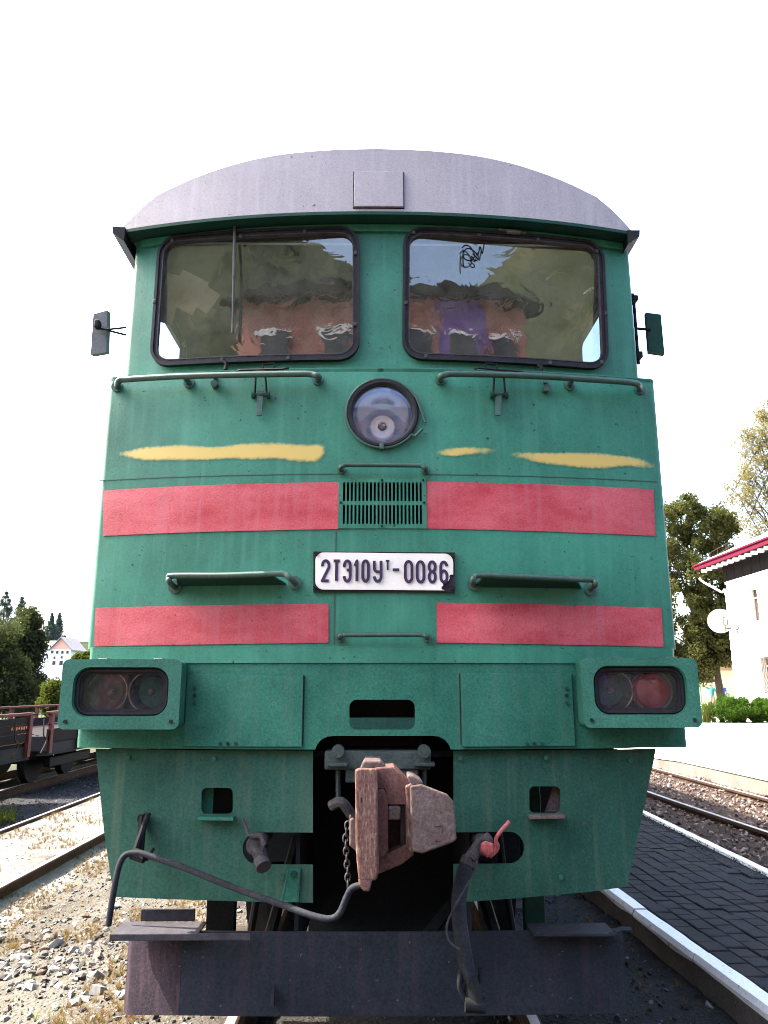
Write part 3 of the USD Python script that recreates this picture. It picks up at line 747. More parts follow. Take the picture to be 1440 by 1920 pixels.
# ---- buffer lamps
for side, q in (('left', [(122, 1237), (112, 1365), (332, 1365), (341, 1240)]), ('right', [(1089, 1237), (1097, 1363), (1313, 1361), (1302, 1235)])):
    YF = -0.10
    c = np.array([at_y(a, b, YF) for a, b in q])
    x0, x1 = (c[0, 0] + c[1, 0]) / 2, (c[2, 0] + c[3, 0]) / 2
    z1, z0 = (c[0, 2] + c[3, 2]) / 2, (c[1, 2] + c[2, 2]) / 2
    outer = rounded([(x0, z0), (x1, z0), (x1, z1), (x0, z1)], 0.025)
    hx0, hx1, hz0, hz1 = x0 + 0.055, x1 - 0.055, z0 + 0.055, z1 - 0.035
    hole = rounded([(hx0, hz0), (hx1, hz0), (hx1, hz1), (hx0, hz1)], 0.07)
    body = ext_y(outer, YF, 0.26) - ext_y(hole, YF - 0.1, 0.12)
    yaw = 0.03 if side == 'left' else -0.03
    lamp = part('buffer_lamp', body, m_green_dusty, LOCO, label=f'{side} buffer lamp housing')
    flange = outer.buffer(0.006).difference(hole.buffer(0.004))
    part('front_frame', ext_y(flange.buffer(-0.003).buffer(0.003), YF - 0.012, YF), m_green_lamp, lamp)
    part('seal', join(ext_y(hole.buffer(0.001).difference(hole.buffer(-0.03)), YF + 0.02, YF + 0.05), ext_y(hole.buffer(-0.006).difference(hole.buffer(-0.018)), YF + 0.008, YF + 0.03)), m_rubber, lamp)
    inner = hole.buffer(-0.028)
    gv, gf = vf(ext_y(inner, YF + 0.03, YF + 0.031))
    nn = np.cross(gv[gf[:, 1]] - gv[gf[:, 0]], gv[gf[:, 2]] - gv[gf[:, 0]])
    part('glass', (gv, gf[nn[:, 1] < 0]), m_lampglass, lamp, smooth=False)
    part('lamp_interior', bx(hx0 + 0.01, hx1 - 0.01, 0.105, 0.115, hz0 + 0.01, hz1 - 0.01), m_dark, lamp)
    zc, wx = (hz0 + hz1) / 2, hx1 - hx0
    if side == 'left':
        cs = ((hx0 + wx * 0.28, m_dullrefl), (hx0 + wx * 0.73, m_dullrefl))
    else:
        cs = ((hx0 + wx * 0.27, m_dullrefl), (hx0 + wx * 0.71, m_redlens))
    for cx_, mm in cs:
        R = (hz1 - hz0) * 0.42
        if mm is m_redlens:
            part('red_lens', revolve_y([(0, -0.005), (R * 0.5, 0.0), (R * 0.85, 0.012), (R, 0.03)], (cx_, -0.02, zc), 40), m_redlens, lamp)
            part('lens_ring', revolve_y([(R, 0.045), (R, 0.02), (R + 0.006, 0.015), (R + 0.011, 0.02), (R + 0.011, 0.045)], (cx_, -0.02, zc), 40), m_metal, lamp)
        else:
            part('reflector', revolve_y([(R * 0.2, 0.095), (R * 0.55, 0.075), (R * 0.85, 0.035), (R, -0.005), (R * 1.06, -0.005)], (cx_, 0, zc), 40), mm, lamp)
            part('bulb', revolve_y([(0.0, 0.02), (0.014, 0.03), (0.016, 0.05), (0.008, 0.075), (0.014, 0.10)], (cx_, 0, zc), 16), m_metal, lamp)
    for a, b in ((0.03, 0.03), (wx + 0.08, 0.03)):
        part('screw', cyl([x0 + a, YF - 0.018, z0 + b], [x0 + a, YF, z0 + b], 0.009, 10), m_dark, lamp)
    for a in (0.32, 0.80):
        part('hinge', rbox(x0 + (x1 - x0) * a - 0.022, x0 + (x1 - x0) * a + 0.022, YF + 0.0, YF + 0.05, z1 - 0.002, z1 + 0.012, 0.004), m_green_rail, lamp)

# ---- apron under the beam
S = 0.02
apron = pxpoly([(180, 1404), (1229, 1404), (1222, 1440), (1175, 1662), (1100, 1672), (1000, 1681), (850, 1692), (587, 1692), (400, 1688), (214, 1681), (196, 1560)], S)
cutc = rect_px(587, 1300, 850, 1720, S)
(nl, nz0), (nr, nz1) = xz(482, 1620, S), xz(954, 1559, S)
notch = LineString([(nl, (nz0 + nz1) / 2), (nr, (nz0 + nz1) / 2)]).buffer((nz1 - nz0) / 2, quad_segs=10)
apron = apron.difference(cutc).difference(notch)
HOLES = ([(378, 1526), (437, 1526), (437, 1477), (378, 1477)], [(992, 1524), (1050, 1524), (1050, 1474), (992, 1474)])
for q in HOLES:
    apron = apron.difference(rounded([xz(a, b, S) for a, b in q], 0.025))
for i, g in enumerate(sorted(polys(apron), key=lambda g: g.centroid.x)):
    if g.area > 0.01:
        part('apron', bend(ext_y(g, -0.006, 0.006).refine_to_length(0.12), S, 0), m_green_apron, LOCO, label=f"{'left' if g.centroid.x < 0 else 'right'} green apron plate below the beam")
for q in HOLES:
    (xa, za), (xb, _) = xz(*q[0], S), xz(*q[1], S)
    part('hole_lip', bend(rbox(xa - 0.01, xb + 0.012, -0.055, 0.005, za - 0.022, za - 0.004, 0.003), S, 0), m_rust_grey if q is HOLES[1] else m_green_dusty, LOCO)
qq = on_f(1040, 1500, S)
part('bracket_plate', bend(ext_y(Polygon([(qq[0] - 0.04, qq[2] - 0.06), (qq[0] + 0.05, qq[2] - 0.06), (qq[0] + 0.05, qq[2] + 0.06), (qq[0] + 0.01, qq[2] + 0.06)]), 0.05, 0.06), S, 0), m_rust_grey, LOCO)
qq = on_f(388, 1500, S)
part('bracket_plate', bend(bx(qq[0] - 0.05, qq[0] + 0.02, 0.05, 0.06, qq[2] - 0.07, qq[2] + 0.06), S, 0), m_green_dusty, LOCO)
for a, b in ((242, 1421), (402, 1422), (862, 1421), (1022, 1420), (1050, 1643), (530, 1560 + 84), (1180, 1425)):
    q = on_f(a, b, S)
    part('bolt', cyl([q[0], q[1] - 0.02, q[2]], [q[0], q[1], q[2]], 0.011, 8), m_green_dusty, LOCO)
a = pxpoly([(524, 1690), (560, 1690), (565, 1628), (545, 1626)], S)
part('apron_bracket', join(bend(ext_y(a, -0.012, -0.006), S, 0), tube([on_f(541, 1630, S - 0.04), on_f(527, 1700, S - 0.07)], 0.007, 6), tube([on_f(563, 1630, S - 0.02), on_f(556, 1680, S - 0.02)], 0.004, 6)), m_green_dusty, LOCO)
q = on_f(551, 1637, S)
part('bolt', cyl([q[0], q[1] - 0.025, q[2]], [q[0], q[1], q[2]], 0.014, 8), m_green_dark, LOCO)

# ---- coupler pocket behind the opening
part('frame_head', join(bx(-1.2, 1.2, 0.95, 1.0, 0.62, 1.32), bx(-0.42, 0.42, 0.95, 1.0, 0.2, 0.62), bx(-0.42, -0.40, 0.1, 0.95, 0.35, 1.33), bx(0.40, 0.42, 0.1, 0.95, 0.35, 1.33), bx(-1.2, 1.2, 0.12, 1.0, 1.27, 1.3)), m_void, LOCO)
a, b = at_y(608, 1440, -0.05), at_y(808, 1408, -0.05)
part('striker_plate', join(rbox(a[0], b[0], -0.05, 0.2, a[2] - 0.01, b[2], 0.01), rbox(a[0] + 0.1, b[0] - 0.06, -0.04, 0.1, a[2] - 0.07, a[2], 0.01)), m_striker, LOCO)
for ax_ in (634, 795):
    p0, p1 = at_y(ax_, 1408, -0.03), at_y(ax_, 1512, 0.02)
    part('pendulum_link', join(cyl(p0, p1, 0.012, 10), cyl(p0 + [0, -0.04, 0.0], p0 + [0, 0.05, 0], 0.03, 16), rbox(p0[0] - 0.05, p0[0] + 0.05, -0.07, 0.02, p0[2] - 0.07, p0[2] - 0.05, 0.006)), m_striker, LOCO)
p = at_y(640, 1520, -0.05)
part('hook_bracket', tube(spline([p + [-0.05, 0, 0.02], p + [0, -0.02, 0.04], p + [0.05, 0, -0.02], p + [0.09, 0, -0.06]], 5), 0.025, 8), m_valve, LOCO)

# ---- automatic coupler
YC = -0.50
P = lambda a, b, y=YC: tuple(at_y(a, b, y)[[0, 2]])


def slab(pts, y0, y1, shrink=0.0, dz=0.0, rr=0.010):
    """block whose front outline is given and whose back is a little smaller"""
    front = np.array([P(a, b, y0) for a, b in pts])
    c = front.mean(0)
    back = c + (front - c) * (1 - shrink) + [0, dz]
    front = c + (front - c) * (1 - rr / np.maximum(np.linalg.norm(front - c, axis=1, keepdims=True), 1e-6))
    back = c + (back - c) * (1 - rr / np.maximum(np.linalg.norm(back - c, axis=1, keepdims=True), 1e-6))
    s_ = M3.sphere(rr, 10)
    return M3.batch_hull([s_.translate([q[0], y0 + rr, q[1]]) for q in front] + [s_.translate([q[0], max(y1 - rr, y0 + rr + 1e-3), q[1]]) for q in back])


shank = M3.batch_hull([M3.cube([0.20, 0.02, 0.2], True).translate([0.02, -0.25, 1.03]), M3.cube([0.16, 0.02, 0.2], True).translate([0.0, 0.5, 1.0])])
coup = part('coupler', shank, m_rust_grey, LOCO, label='rusty red automatic coupler head')
tooth = slab([(669, 1442), (674, 1440), (704, 1441), (707, 1640), (703, 1652), (676, 1652), (670, 1600)], YC, YC + 0.26, 0.1)
part('large_tooth', tooth, m_rust_worn, coup, smooth=50)
part('lower_horn', slab([(673, 1648), (697, 1648), (692, 1672), (684, 1672), (674, 1660)], YC, YC + 0.1, 0.2), m_rust, coup, smooth=50)
YT = YC + 0.10
throat = slab([(704, 1440), (737, 1437), (768, 1466), (774, 1500), (773, 1606), (752, 1622), (706, 1640)], YT, YT + 0.18, 0.0)
win = ext_y(Polygon([P(707, 1478, YT), P(722, 1478, YT), P(727, 1508, YT), P(768, 1508, YT), P(768, 1580, YT), P(728, 1600, YT), P(707, 1606, YT)]), YT - 0.1, YT + 0.12)
part('throat', throat - win, m_rust, coup, smooth=50)
part('throat_back', slab([(704, 1470), (770, 1470), (770, 1600), (704, 1600)], YT + 0.115, YT + 0.14), m_grease, coup)
part('lock_lobe', slab([(708, 1482), (717, 1480), (724, 1500), (726, 1540), (724, 1600), (718, 1608), (709, 1610)], YT - 0.03, YT + 0.1, 0.0), m_rust, coup, smooth=50)
part('lock', slab([(728, 1513), (750, 1513), (750, 1537), (728, 1537)], YT - 0.01, YT + 0.11, 0.0), m_rust_grey, coup, smooth=50)
part('grease_patch', slab([(752, 1476), (769, 1470), (770, 1600), (753, 1588)], YT + 0.02, YT + 0.1), m_grease, coup, smooth=50)
YS = YC + 0.03
part('small_tooth', slab([(771, 1474), (788, 1471), (838, 1489), (851, 1503), (855, 1576), (850, 1580), (790, 1601), (773, 1597)], YS, YS + 0.30, 0.25), m_rust_grey, coup, smooth=50)
part('top_boss', slab([(676, 1441), (722, 1438), (716, 1430), (700, 1426), (680, 1430)], YC + 0.12, YC + 0.35, 0.1), m_rust_grey, coup, smooth=50)
part('shoulder', slab([(764, 1455), (775, 1455), (793, 1470), (772, 1475)], YC + 0.1, YC + 0.3, 0.1), m_rust_grey, coup, smooth=50)
part('side_ear', slab([(659, 1535), (668, 1545), (669, 1596), (658, 1588)], YC + 0.12, YC + 0.2, 0.1), m_rust_grey, coup, smooth=50)
part('tooth_hole', ext_y(sbox(*P(676, 1505, YC), *P(679, 1495, YC)), YC - 0.001, YC + 0.01), m_void, coup)
part('wear_ridge', slab([(764, 1472), (770, 1470), (772, 1600), (766, 1592)], YT - 0.02, YT + 0.1), m_rust_worn, coup, smooth=50)
part('raised_mark', join(*[tube([at_y(a, b, YS - 0.001) for a, b in s], 0.0025, 4) for s in ([(815, 1549), (828, 1548), (828, 1560)], [(816, 1576), (823, 1577)])]), m_rust_grey, coup)

# ---- chain and uncoupling rod
ch = numbered(LOCO, 'chain')
UsdGeom.Xform.Define(stage, ch)
lk = [at_y(a, b, YC + 0.16) for a, b in spline([(660, 1533), (652, 1546), (648, 1570), (650, 1610), (652, 1640), (652, 1666)], 6)]
L = np.r_[0, np.cumsum(np.linalg.norm(np.diff(lk, axis=0), axis=1))]
for i, s in enumerate(np.arange(0.012, L[-1], 0.026)):
    q = np.array([np.interp(s, L, np.array(lk)[:, k]) for k in range(3)])
    t = np.linspace(0, 2 * PI, 14, endpoint=False)
    rg = np.c_[0.011 * np.cos(t), 0 * t, 0.018 * np.sin(t)]
    part('link', moved(tube(rg, 0.0038, 6, closed=True), q, rz=0.3 if i % 2 else 1.6), m_valve, ch, smooth=60)
rod = [on_f(203, 1736, -0.16), on_f(210, 1690, -0.16), on_f(219, 1640, -0.15), on_f(228, 1612, -0.14), on_f(240, 1601, -0.13), on_f(262, 1600, -0.12)]
rod2 = [on_f(272, 1602, -0.12), on_f(340, 1625, -0.14), on_f(440, 1665, -0.2), on_f(530, 1697, -0.26), on_f(590, 1718, -0.32), on_f(622, 1722, -0.34), on_f(638, 1710, -0.35), on_f(650, 1682, -0.36), on_f(662, 1664, -0.37), on_f(690, 1658, -0.38)]
rp = part('uncoupling_rod', tube(np.vstack([spline(rod, 5), spline(rod2, 6)]), 0.014, 10), m_hose, LOCO, smooth=60)
part('rod_bracket', join(tube([on_f(262, 1532, S - 0.01), on_f(278, 1526, S - 0.04), on_f(252, 1600, S - 0.10)], 0.014, 8), tube([on_f(268, 1530, S - 0.02), on_f(262, 1598, S - 0.06)], 0.02, 6),
                         cyl(on_f(266, 1535, S - 0.03), on_f(266, 1535, S + 0.01), 0.022, 10), tube([on_f(248, 1600, S - 0.13), on_f(272, 1608, S - 0.13)], 0.026, 10), tube([on_f(275, 1612, S - 0.12), on_f(288, 1592, S - 0.05)], 0.008, 6)), m_dark, LOCO)

# ---- brake valves and hose
v0 = on_f(480, 1583, S - 0.10)
vl = part('brake_valve', join(cyl(v0 + [0, -0.03, 0], v0 + [0, 0.3, 0], 0.042, 18), tube([v0 + [0.0, 0, 0], on_f(487, 1600, S - 0.1), on_f(492, 1616, S - 0.12)], [0.038, 0.034, 0.03], 14), cyl(on_f(489, 1612, S - 0.11), on_f(495, 1626, S - 0.14), 0.036, 14)), m_valve, LOCO, smooth=40)
part('valve_handle', join(tube([on_f(455, 1535, S - 0.15), on_f(468, 1566, S - 0.14)], [0.006, 0.009], 8), tube([on_f(468, 1567, S - 0.14), on_f(489, 1567, S - 0.14), on_f(496, 1584, S - 0.14)], 0.013, 8)), m_valve, vl)
v1 = on_f(909, 1588, S - 0.14)
vr = part('brake_valve', join(cyl(v1 + [0, -0.02, 0], v1 + [0, 0.3, 0], 0.036, 18), tube(spline([on_f(918, 1572, S - 0.1), on_f(900, 1585, S - 0.12), on_f(885, 1606, S - 0.14), on_f(878, 1618, S - 0.15)], 4), [0.03] * 13, 14)), m_valve, LOCO, smooth=40)
part('valve_cap', M3.batch_hull([M3.sphere(0.012, 8).translate((v1 + np.array(o)).tolist()) for o in ((0.0, -0.03, 0.02), (0.026, -0.03, 0.012), (0.03, -0.03, -0.01), (0.008, -0.03, -0.028), (-0.012, -0.03, -0.01), (-0.01, -0.03, 0.012))]), m_valve_red, vr)
part('valve_handle', tube(spline([on_f(918, 1605, S - 0.16), on_f(932, 1590, S - 0.18), on_f(931, 1570, S - 0.2), on_f(955, 1540, S - 0.2)], 5), [0.012] * 8 + [0.009] * 8, 8), m_valve_red, vr)
hp_ = spline([on_f(880, 1614, -0.13), on_f(869, 1640, -0.16), on_f(861, 1680, -0.19), on_f(861, 1720, -0.21), on_f(866, 1760, -0.22), on_f(873, 1800, -0.22), on_f(881, 1838, -0.22)], 6)
hs = part('air_hose', tube(hp_, 0.034, 14), m_hose, LOCO, smooth=60)
part('hose_collar', join(tube([on_f(882, 1610, -0.13), on_f(876, 1624, -0.14)], 0.039, 14), tube([on_f(885, 1612, -0.17), on_f(892, 1606, -0.16)], 0.014, 8)), m_valve, hs)
hd = on_f(886, 1872, -0.23)
part('hose_head', join(M3.batch_hull([M3.sphere(0.03, 12).translate((hd + np.array(o)).tolist()) for o in ((0, 0, 0.07), (0.012, 0, 0.0), (-0.01, 0.0, 0.0), (0.02, -0.02, -0.02))]), cyl(hd + [-0.035, -0.02, -0.015], hd + [0.05, -0.02, -0.02], 0.03, 16),
                       tube(spline([hd + [-0.045, 0, 0.11], hd + [-0.055, -0.01, 0.05], hd + [-0.03, -0.01, 0.0]], 4), 0.012, 8), cyl(hd + [0.035, 0, 0.06], hd + [0.04, 0, 0.12], 0.012, 8)), m_dark, hs, smooth=45)
part('hose_wire', tube(spline([on_f(893, 1612, -0.18), on_f(892, 1632, -0.2), on_f(875, 1660, -0.22), on_f(850, 1705, -0.26), on_f(838, 1735, -0.27), on_f(840, 1760, -0.27), on_f(852, 1774, -0.27), on_f(862, 1780, -0.27)], 6), 0.0045, 6), m_valve, hs)
part('plow_stay', tube([at_y(852, 1690, 0.35), at_y(800, 1756, 0.2)], 0.03, 6), m_dark, LOCO)

m_step = coat('sunlit_step_plate', (0.022, 0.021, 0.026), (0.05, 0.045, 0.05), spec=0.15, rough=0.85, scale=6, grain=0.4)  # lighter tone stands in for sun on the left step
# ---- snow plow
YP = 0.02
pl0, pr0 = at_y(246, 1748, YP + 0.04), at_y(1168, 1756, YP + 0.03)
PZ1, PZ0 = 0.505, at_y(700, 1906, YP)[2]
xl, xr = pl0[0] - 0.03, pr0[0]
prof = []
for x in np.linspace(xl, xr, 60):
    y = YP + 0.035 * abs(x / 1.2) ** 2
    e = max(0.0, (xl + 0.27) - x)
    y += 0.52 * e
    prof.append((x, y))
prof = [(xl - 0.035, prof[0][1] + 0.055), (xl - 0.012, prof[0][1] + 0.014)] + prof
back = [(x, y + 0.014) for x, y in prof[::-1]]
XW = xl + 0.27


def plow_piece(pr):
    back = [(x, y + 0.014) for x, y in pr[::-1]]
    v, f = vf(ext_z(Polygon(pr + back), PZ0, PZ1))
    v = v.copy()
    v[:, 2] -= np.where(v[:, 2] < PZ0 + 0.01, np.clip((XW - v[:, 0]) * 0.2, 0, 0.06), 0)
    return v, f


split = next(k for k, q in enumerate(prof) if q[0] > XW)
plow = part('snow_plow', plow_piece(prof[split:]), m_plow, LOCO, smooth=25)
m_wing_sunlit = coat('sunlit_purple_plow_tone', (0.011, 0.009, 0.014), (0.030, 0.019, 0.028), spec=0.15, rough=0.75, scale=5, fine=70, chip=(0.07, 0.06, 0.06), chip_at=0.71, chip_scale=60, grain=0.5, bump=0.6, streak=(0.05, 0.029, 0.041), streak_amt=0.6, sscale=(22.0, 22.0, 3.0))  # lighter purple adds the low sun on this plow end as colour
part('plow_wing', plow_piece(prof[:split] + [(prof[split][0] - 0.001, prof[split][1])]), m_wing_sunlit, plow, smooth=25)
a, b = at_z(218, 1745, PZ1), at_z(345, 1750, PZ1)
part('plow_step', join(rbox(xl - 0.04, xl + 0.36, -0.03, 0.16, PZ1, PZ1 + 0.010, 0.004), rbox(xl - 0.04, xl + 0.60, -0.038, -0.026, PZ1 - 0.018, PZ1 + 0.012, 0.004), rbox(xl + 0.04, xl + 0.30, 0.16, 0.175, PZ1 + 0.010, PZ1 + 0.065, 0.004)), m_step, plow)
part('plow_step', join(rbox(xr - 0.44, xr - 0.06, -0.05, 0.12, PZ1 - 0.004, PZ1 + 0.010, 0.004), tube([[xr - 0.08, -0.04, PZ1 + 0.003], [xr - 0.03, -0.02, PZ1 + 0.02], [xr + 0.02, 0.0, PZ1 + 0.012]], 0.012, 8)), m_plow, plow)
f0, f1 = at_y(513, 1844, YP), at_y(512, 1884, YP)
part('plow_fin', M3.hull_points(np.array([[f0[0] - 0.004, YP, f0[2]], [f0[0] + 0.004, YP, f0[2]], [f1[0] - 0.008, YP - 0.05, f1[2] + 0.01], [f1[0] + 0.008, YP - 0.05, f1[2] + 0.01], [f1[0] - 0.008, YP, f1[2]], [f1[0] + 0.008, YP, f1[2]]])), m_plow, plow)
for a, b, yy in ((386, 440, 0.3), (984, 1023, 0.3)):
    q0, q1 = at_y(a, 1720, yy), at_y(b, 1720, yy)
    part('plow_hanger', rbox(q0[0], q1[0], yy, yy + 0.06, PZ0 + 0.1, 1.2, 0.006), m_dark if a < 500 else m_green_dark, LOCO)
for x in (-0.55, 0.55):
    part('plow_brace', tube([[x, 0.06, 0.4], [x * 0.9, 0.9, 0.75]], 0.03, 6), m_dark, LOCO)
for s in (-1, 1):
    part('sand_pipe', tube(spline([[s * 0.62, 0.55, 0.95], [s * 0.66, 0.6, 0.6], [s * 0.72, 0.68, 0.25]], 5), 0.02, 8), m_dark, LOCO)

# ---- mirrors
q = [at_y(a, b, 0.42) for a, b in ((175, 589), (201, 582), (199, 660), (170, 665))]
mx = np.mean(q, 0)
lm = part('mirror', M3.hull_points(np.array([p + d for p in q for d in (np.array([0, 0, 0]), np.array([0.01, 0.03, 0]))])), m_mirror, LOCO, smooth=False, label='left side mirror on twin rods')
part('mirror_arm', join(tube([at_y(190, 617, 0.40), at_y(200, 618, 0.39), at_y(236, 614, 0.5)], 0.006, 6), tube([at_y(200, 619, 0.39), at_y(236, 628, 0.5)], 0.006, 6), rbox(*np.sort([at_y(180, 610, .4)[0], at_y(190, 610, .4)[0]]), 0.36, 0.41, at_y(180, 618, .4)[2], at_y(180, 604, .4)[2], 0.008)), m_dark, lm)
q = [at_y(a, b, 0.42) for a, b in ((1211, 586), (1239, 589.5), (1246, 664), (1217, 660))]
rm = part('mirror', M3.hull_points(np.array([p + d for p in q for d in (np.array([0, 0, 0]), np.array([0.0, 0.03, 0]))])), m_green_dark, LOCO, smooth=False, label='right side mirror on an upright pole')
ca, cb = at_y(1187, 557, 0.42), at_y(1196, 668, 0.42)
part('mirror_pole', join(tube([at_y(1188.5, 568, 0.42), at_y(1196, 668, 0.42)], 0.010, 8), tube([at_y(1194, 616, 0.42), at_y(1220, 618, 0.41)], 0.008, 8)), m_dark, rm)
part('mirror_clamp', join(rbox(ca[0] - 0.06, ca[0] - 0.0, 0.39, 0.46, ca[2] - 0.02, ca[2] + 0.012, 0.006), rbox(ca[0] - 0.02, ca[0] + 0.022, 0.39, 0.46, ca[2] - 0.035, ca[2] + 0.0, 0.006)), m_dark, rm)
part('mirror_clamp', join(                          rbox(cb[0] - 0.05, cb[0] + 0.022, 0.39, 0.46, cb[2] - 0.018, cb[2] + 0.022, 0.006), cyl(cb + [0, 0, -0.05], cb, 0.010, 8)), m_dark, rm)

# ---- running gear behind the front
def wheelset(y):
    for s in (-1, 1):
        w = [(0.10, 0.0), (0.12, 0.0)]
        pr = [(0.0, -0.065), (0.12, -0.065), (0.14, -0.03), (0.42, -0.02), (0.46, -0.05), (0.525, -0.05), (0.53, 0.05), (0.56, 0.055), (0.56, 0.085), (0.46, 0.085), (0.4, 0.03), (0.14, 0.05), (0.0, 0.05)]
        v, f = revolve_y(pr, (0, 0, 0), 40)
        v = np.c_[-s * v[:, 1], v[:, 0], v[:, 2]] + [s * 0.78, y, 0.525]
        part('wheel', (v, f if s > 0 else f), m_dark, LOCO)
    part('axle', cyl([-0.75, y, 0.525], [0.75, y, 0.525], 0.09, 16), m_dark, LOCO)


for y in (1.75, 3.6, 5.45):
    wheelset(y)
for s in (-1, 1):
    part('bogie_frame', join(rbox(s * 1.06 - 0.06, s * 1.06 + 0.06, 1.1, 6.1, 0.62, 0.88, 0.02), *[rbox(s * 1.08 - 0.1, s * 1.08 + 0.1, y - 0.2, y + 0.2, 0.34, 0.72, 0.03) for y in (1.75, 3.6, 5.45)]), m_dark, LOCO)
part('underframe', join(bx(-1.35, 1.35, 1.0, LEN, 1.1, 1.4), bx(-1.1, 1.1, 7.0, 10.5, 0.35, 1.1)), m_dark, LOCO)
part('rear_wall', bx(-1.46, 1.46, LEN - 0.06, LEN - 0.04, 1.4, 4.25), m_green, LOCO)
sidel = []
for s in (-1, 1):
    part('side_skirt', bx(s * 1.505 - 0.01, s * 1.505 + 0.01, 1.4, LEN, 1.42, Z_NOSE0), m_green_dusty, LOCO)

# ================================================================== GROUND, TRACKS, PLATFORMS
def ground_mat(name, tones, scale=6.0, fine=60.0, bump=0.7, bdist=0.02, rough=0.95):
    return mat(name, {'g': ('geometry', {}), 'n1': ('noise_texture', {'scale': scale, 'detail': 8.0, 'roughness': 0.7}), 'n2': ('noise_texture', {'scale': fine, 'detail': 4.0, 'roughness': 0.8}),
                      'v': ('voronoi_texture', {'scale': fine * 0.6, 'feature': 'f1'}),
                      'r1': ('rgb_ramp', {'ramp': tones}), 'r2': ('rgb_ramp', {'ramp': [(0.25, (0.35,) * 3), (0.65, (1.2,) * 3)]}),
                      'x': ('mix_color', {'blend_type': 'multiply', 'fac': 1.0, 'use_clamp': True}), 'ad': ('math', {'math_type': 'add'}),
                      'b': ('bump', {'strength': bump, 'distance': bdist}), 'p': ('principled_bsdf', {'roughness': rough, 'specular_ior_level': 0.2})},
               [('g.position', 'n1.vector'), ('g.position', 'n2.vector'), ('g.position', 'v.vector'), ('n1.fac', 'r1.fac'), ('n2.fac', 'r2.fac'), ('r1.color', 'x.a'), ('r2.color', 'x.b'), ('x.result', 'p.base_color'),
                ('n2.fac', 'ad.value1'), ('v.distance', 'ad.value2'), ('ad.value', 'b.height'), ('b.normal', 'p.normal')])


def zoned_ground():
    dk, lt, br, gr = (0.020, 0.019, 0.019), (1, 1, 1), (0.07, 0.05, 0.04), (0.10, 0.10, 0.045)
    zone = [(0.0, (0.06, 0.07, 0.03)), (0.22, (0.045, 0.045, 0.04)), (0.265, (0.03, 0.03, 0.034)), (0.330, (0.035, 0.035, 0.04)), (0.342, (0.20, 0.195, 0.185)), (0.415, (0.20, 0.195, 0.185)), (0.435, (0.095, 0.085, 0.07)), (0.50, (0.10, 0.09, 0.074)), (0.535, (0.11, 0.095, 0.075)), (0.56, (0.035, 0.032, 0.030)), (0.66, (0.024, 0.024, 0.023)), (0.76, (0.026, 0.026, 0.026)), (0.80, (0.06, 0.043, 0.035)), (1.0, (0.07, 0.05, 0.04))]  # dark soil strips; shade of loco and wagon is put into their colour
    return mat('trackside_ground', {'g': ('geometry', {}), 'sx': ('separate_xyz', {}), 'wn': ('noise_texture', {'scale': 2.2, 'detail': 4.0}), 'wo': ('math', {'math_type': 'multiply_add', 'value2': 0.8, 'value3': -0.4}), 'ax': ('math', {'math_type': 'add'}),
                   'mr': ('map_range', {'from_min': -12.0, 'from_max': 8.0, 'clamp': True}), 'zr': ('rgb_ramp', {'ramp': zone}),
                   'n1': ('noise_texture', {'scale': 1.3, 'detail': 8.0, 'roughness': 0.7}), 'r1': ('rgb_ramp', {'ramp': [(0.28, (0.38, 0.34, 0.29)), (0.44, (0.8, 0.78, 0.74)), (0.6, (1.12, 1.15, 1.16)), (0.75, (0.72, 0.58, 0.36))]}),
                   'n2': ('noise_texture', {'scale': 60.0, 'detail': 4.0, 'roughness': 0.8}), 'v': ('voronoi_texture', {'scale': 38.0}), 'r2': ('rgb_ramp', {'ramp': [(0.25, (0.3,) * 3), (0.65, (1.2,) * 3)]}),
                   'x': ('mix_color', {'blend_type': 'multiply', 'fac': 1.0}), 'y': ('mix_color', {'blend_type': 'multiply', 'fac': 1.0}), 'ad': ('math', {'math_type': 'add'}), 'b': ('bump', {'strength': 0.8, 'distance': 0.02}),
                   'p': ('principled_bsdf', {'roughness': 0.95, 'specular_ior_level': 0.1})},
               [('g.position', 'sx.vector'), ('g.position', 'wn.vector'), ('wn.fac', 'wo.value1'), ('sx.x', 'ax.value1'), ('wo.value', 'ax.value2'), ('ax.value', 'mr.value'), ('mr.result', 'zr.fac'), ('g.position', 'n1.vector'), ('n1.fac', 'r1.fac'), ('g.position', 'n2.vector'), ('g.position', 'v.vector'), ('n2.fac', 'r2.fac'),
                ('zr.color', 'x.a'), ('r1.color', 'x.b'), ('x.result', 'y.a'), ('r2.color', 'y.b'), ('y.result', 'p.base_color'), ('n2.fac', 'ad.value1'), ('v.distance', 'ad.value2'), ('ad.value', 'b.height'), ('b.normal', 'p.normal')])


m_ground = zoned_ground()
m_conc = coat('concrete', (0.50, 0.47, 0.43), (0.60, 0.57, 0.53), rough=0.9, scale=1.5, fine=40, grain=0.2, bump=0.2)
m_concdark = coat('dark_concrete', spec=0.12, c1=(0.10, 0.09, 0.08), c2=(0.17, 0.15, 0.13), rough=0.9, scale=3, grain=0.4)
m_kerb = coat('white_kerb_paint', (0.80, 0.79, 0.77), (0.88, 0.87, 0.85), rough=0.85, scale=4, fine=50, chip=(0.30, 0.28, 0.26), chip_at=0.70, chip_scale=26, grain=0.15, bump=0.5)
m_pavers = [coat(f'paver_{n}', c1, c2, spec=0.12, rough=0.85, scale=9, fine=90, grain=0.45, bump=0.5) for n, c1, c2 in (('grey', (0.016, 0.017, 0.018), (0.030, 0.031, 0.033)), ('dark', (0.012, 0.013, 0.015), (0.024, 0.025, 0.028)), ('brown', (0.020, 0.018, 0.018), (0.034, 0.030, 0.030)))]
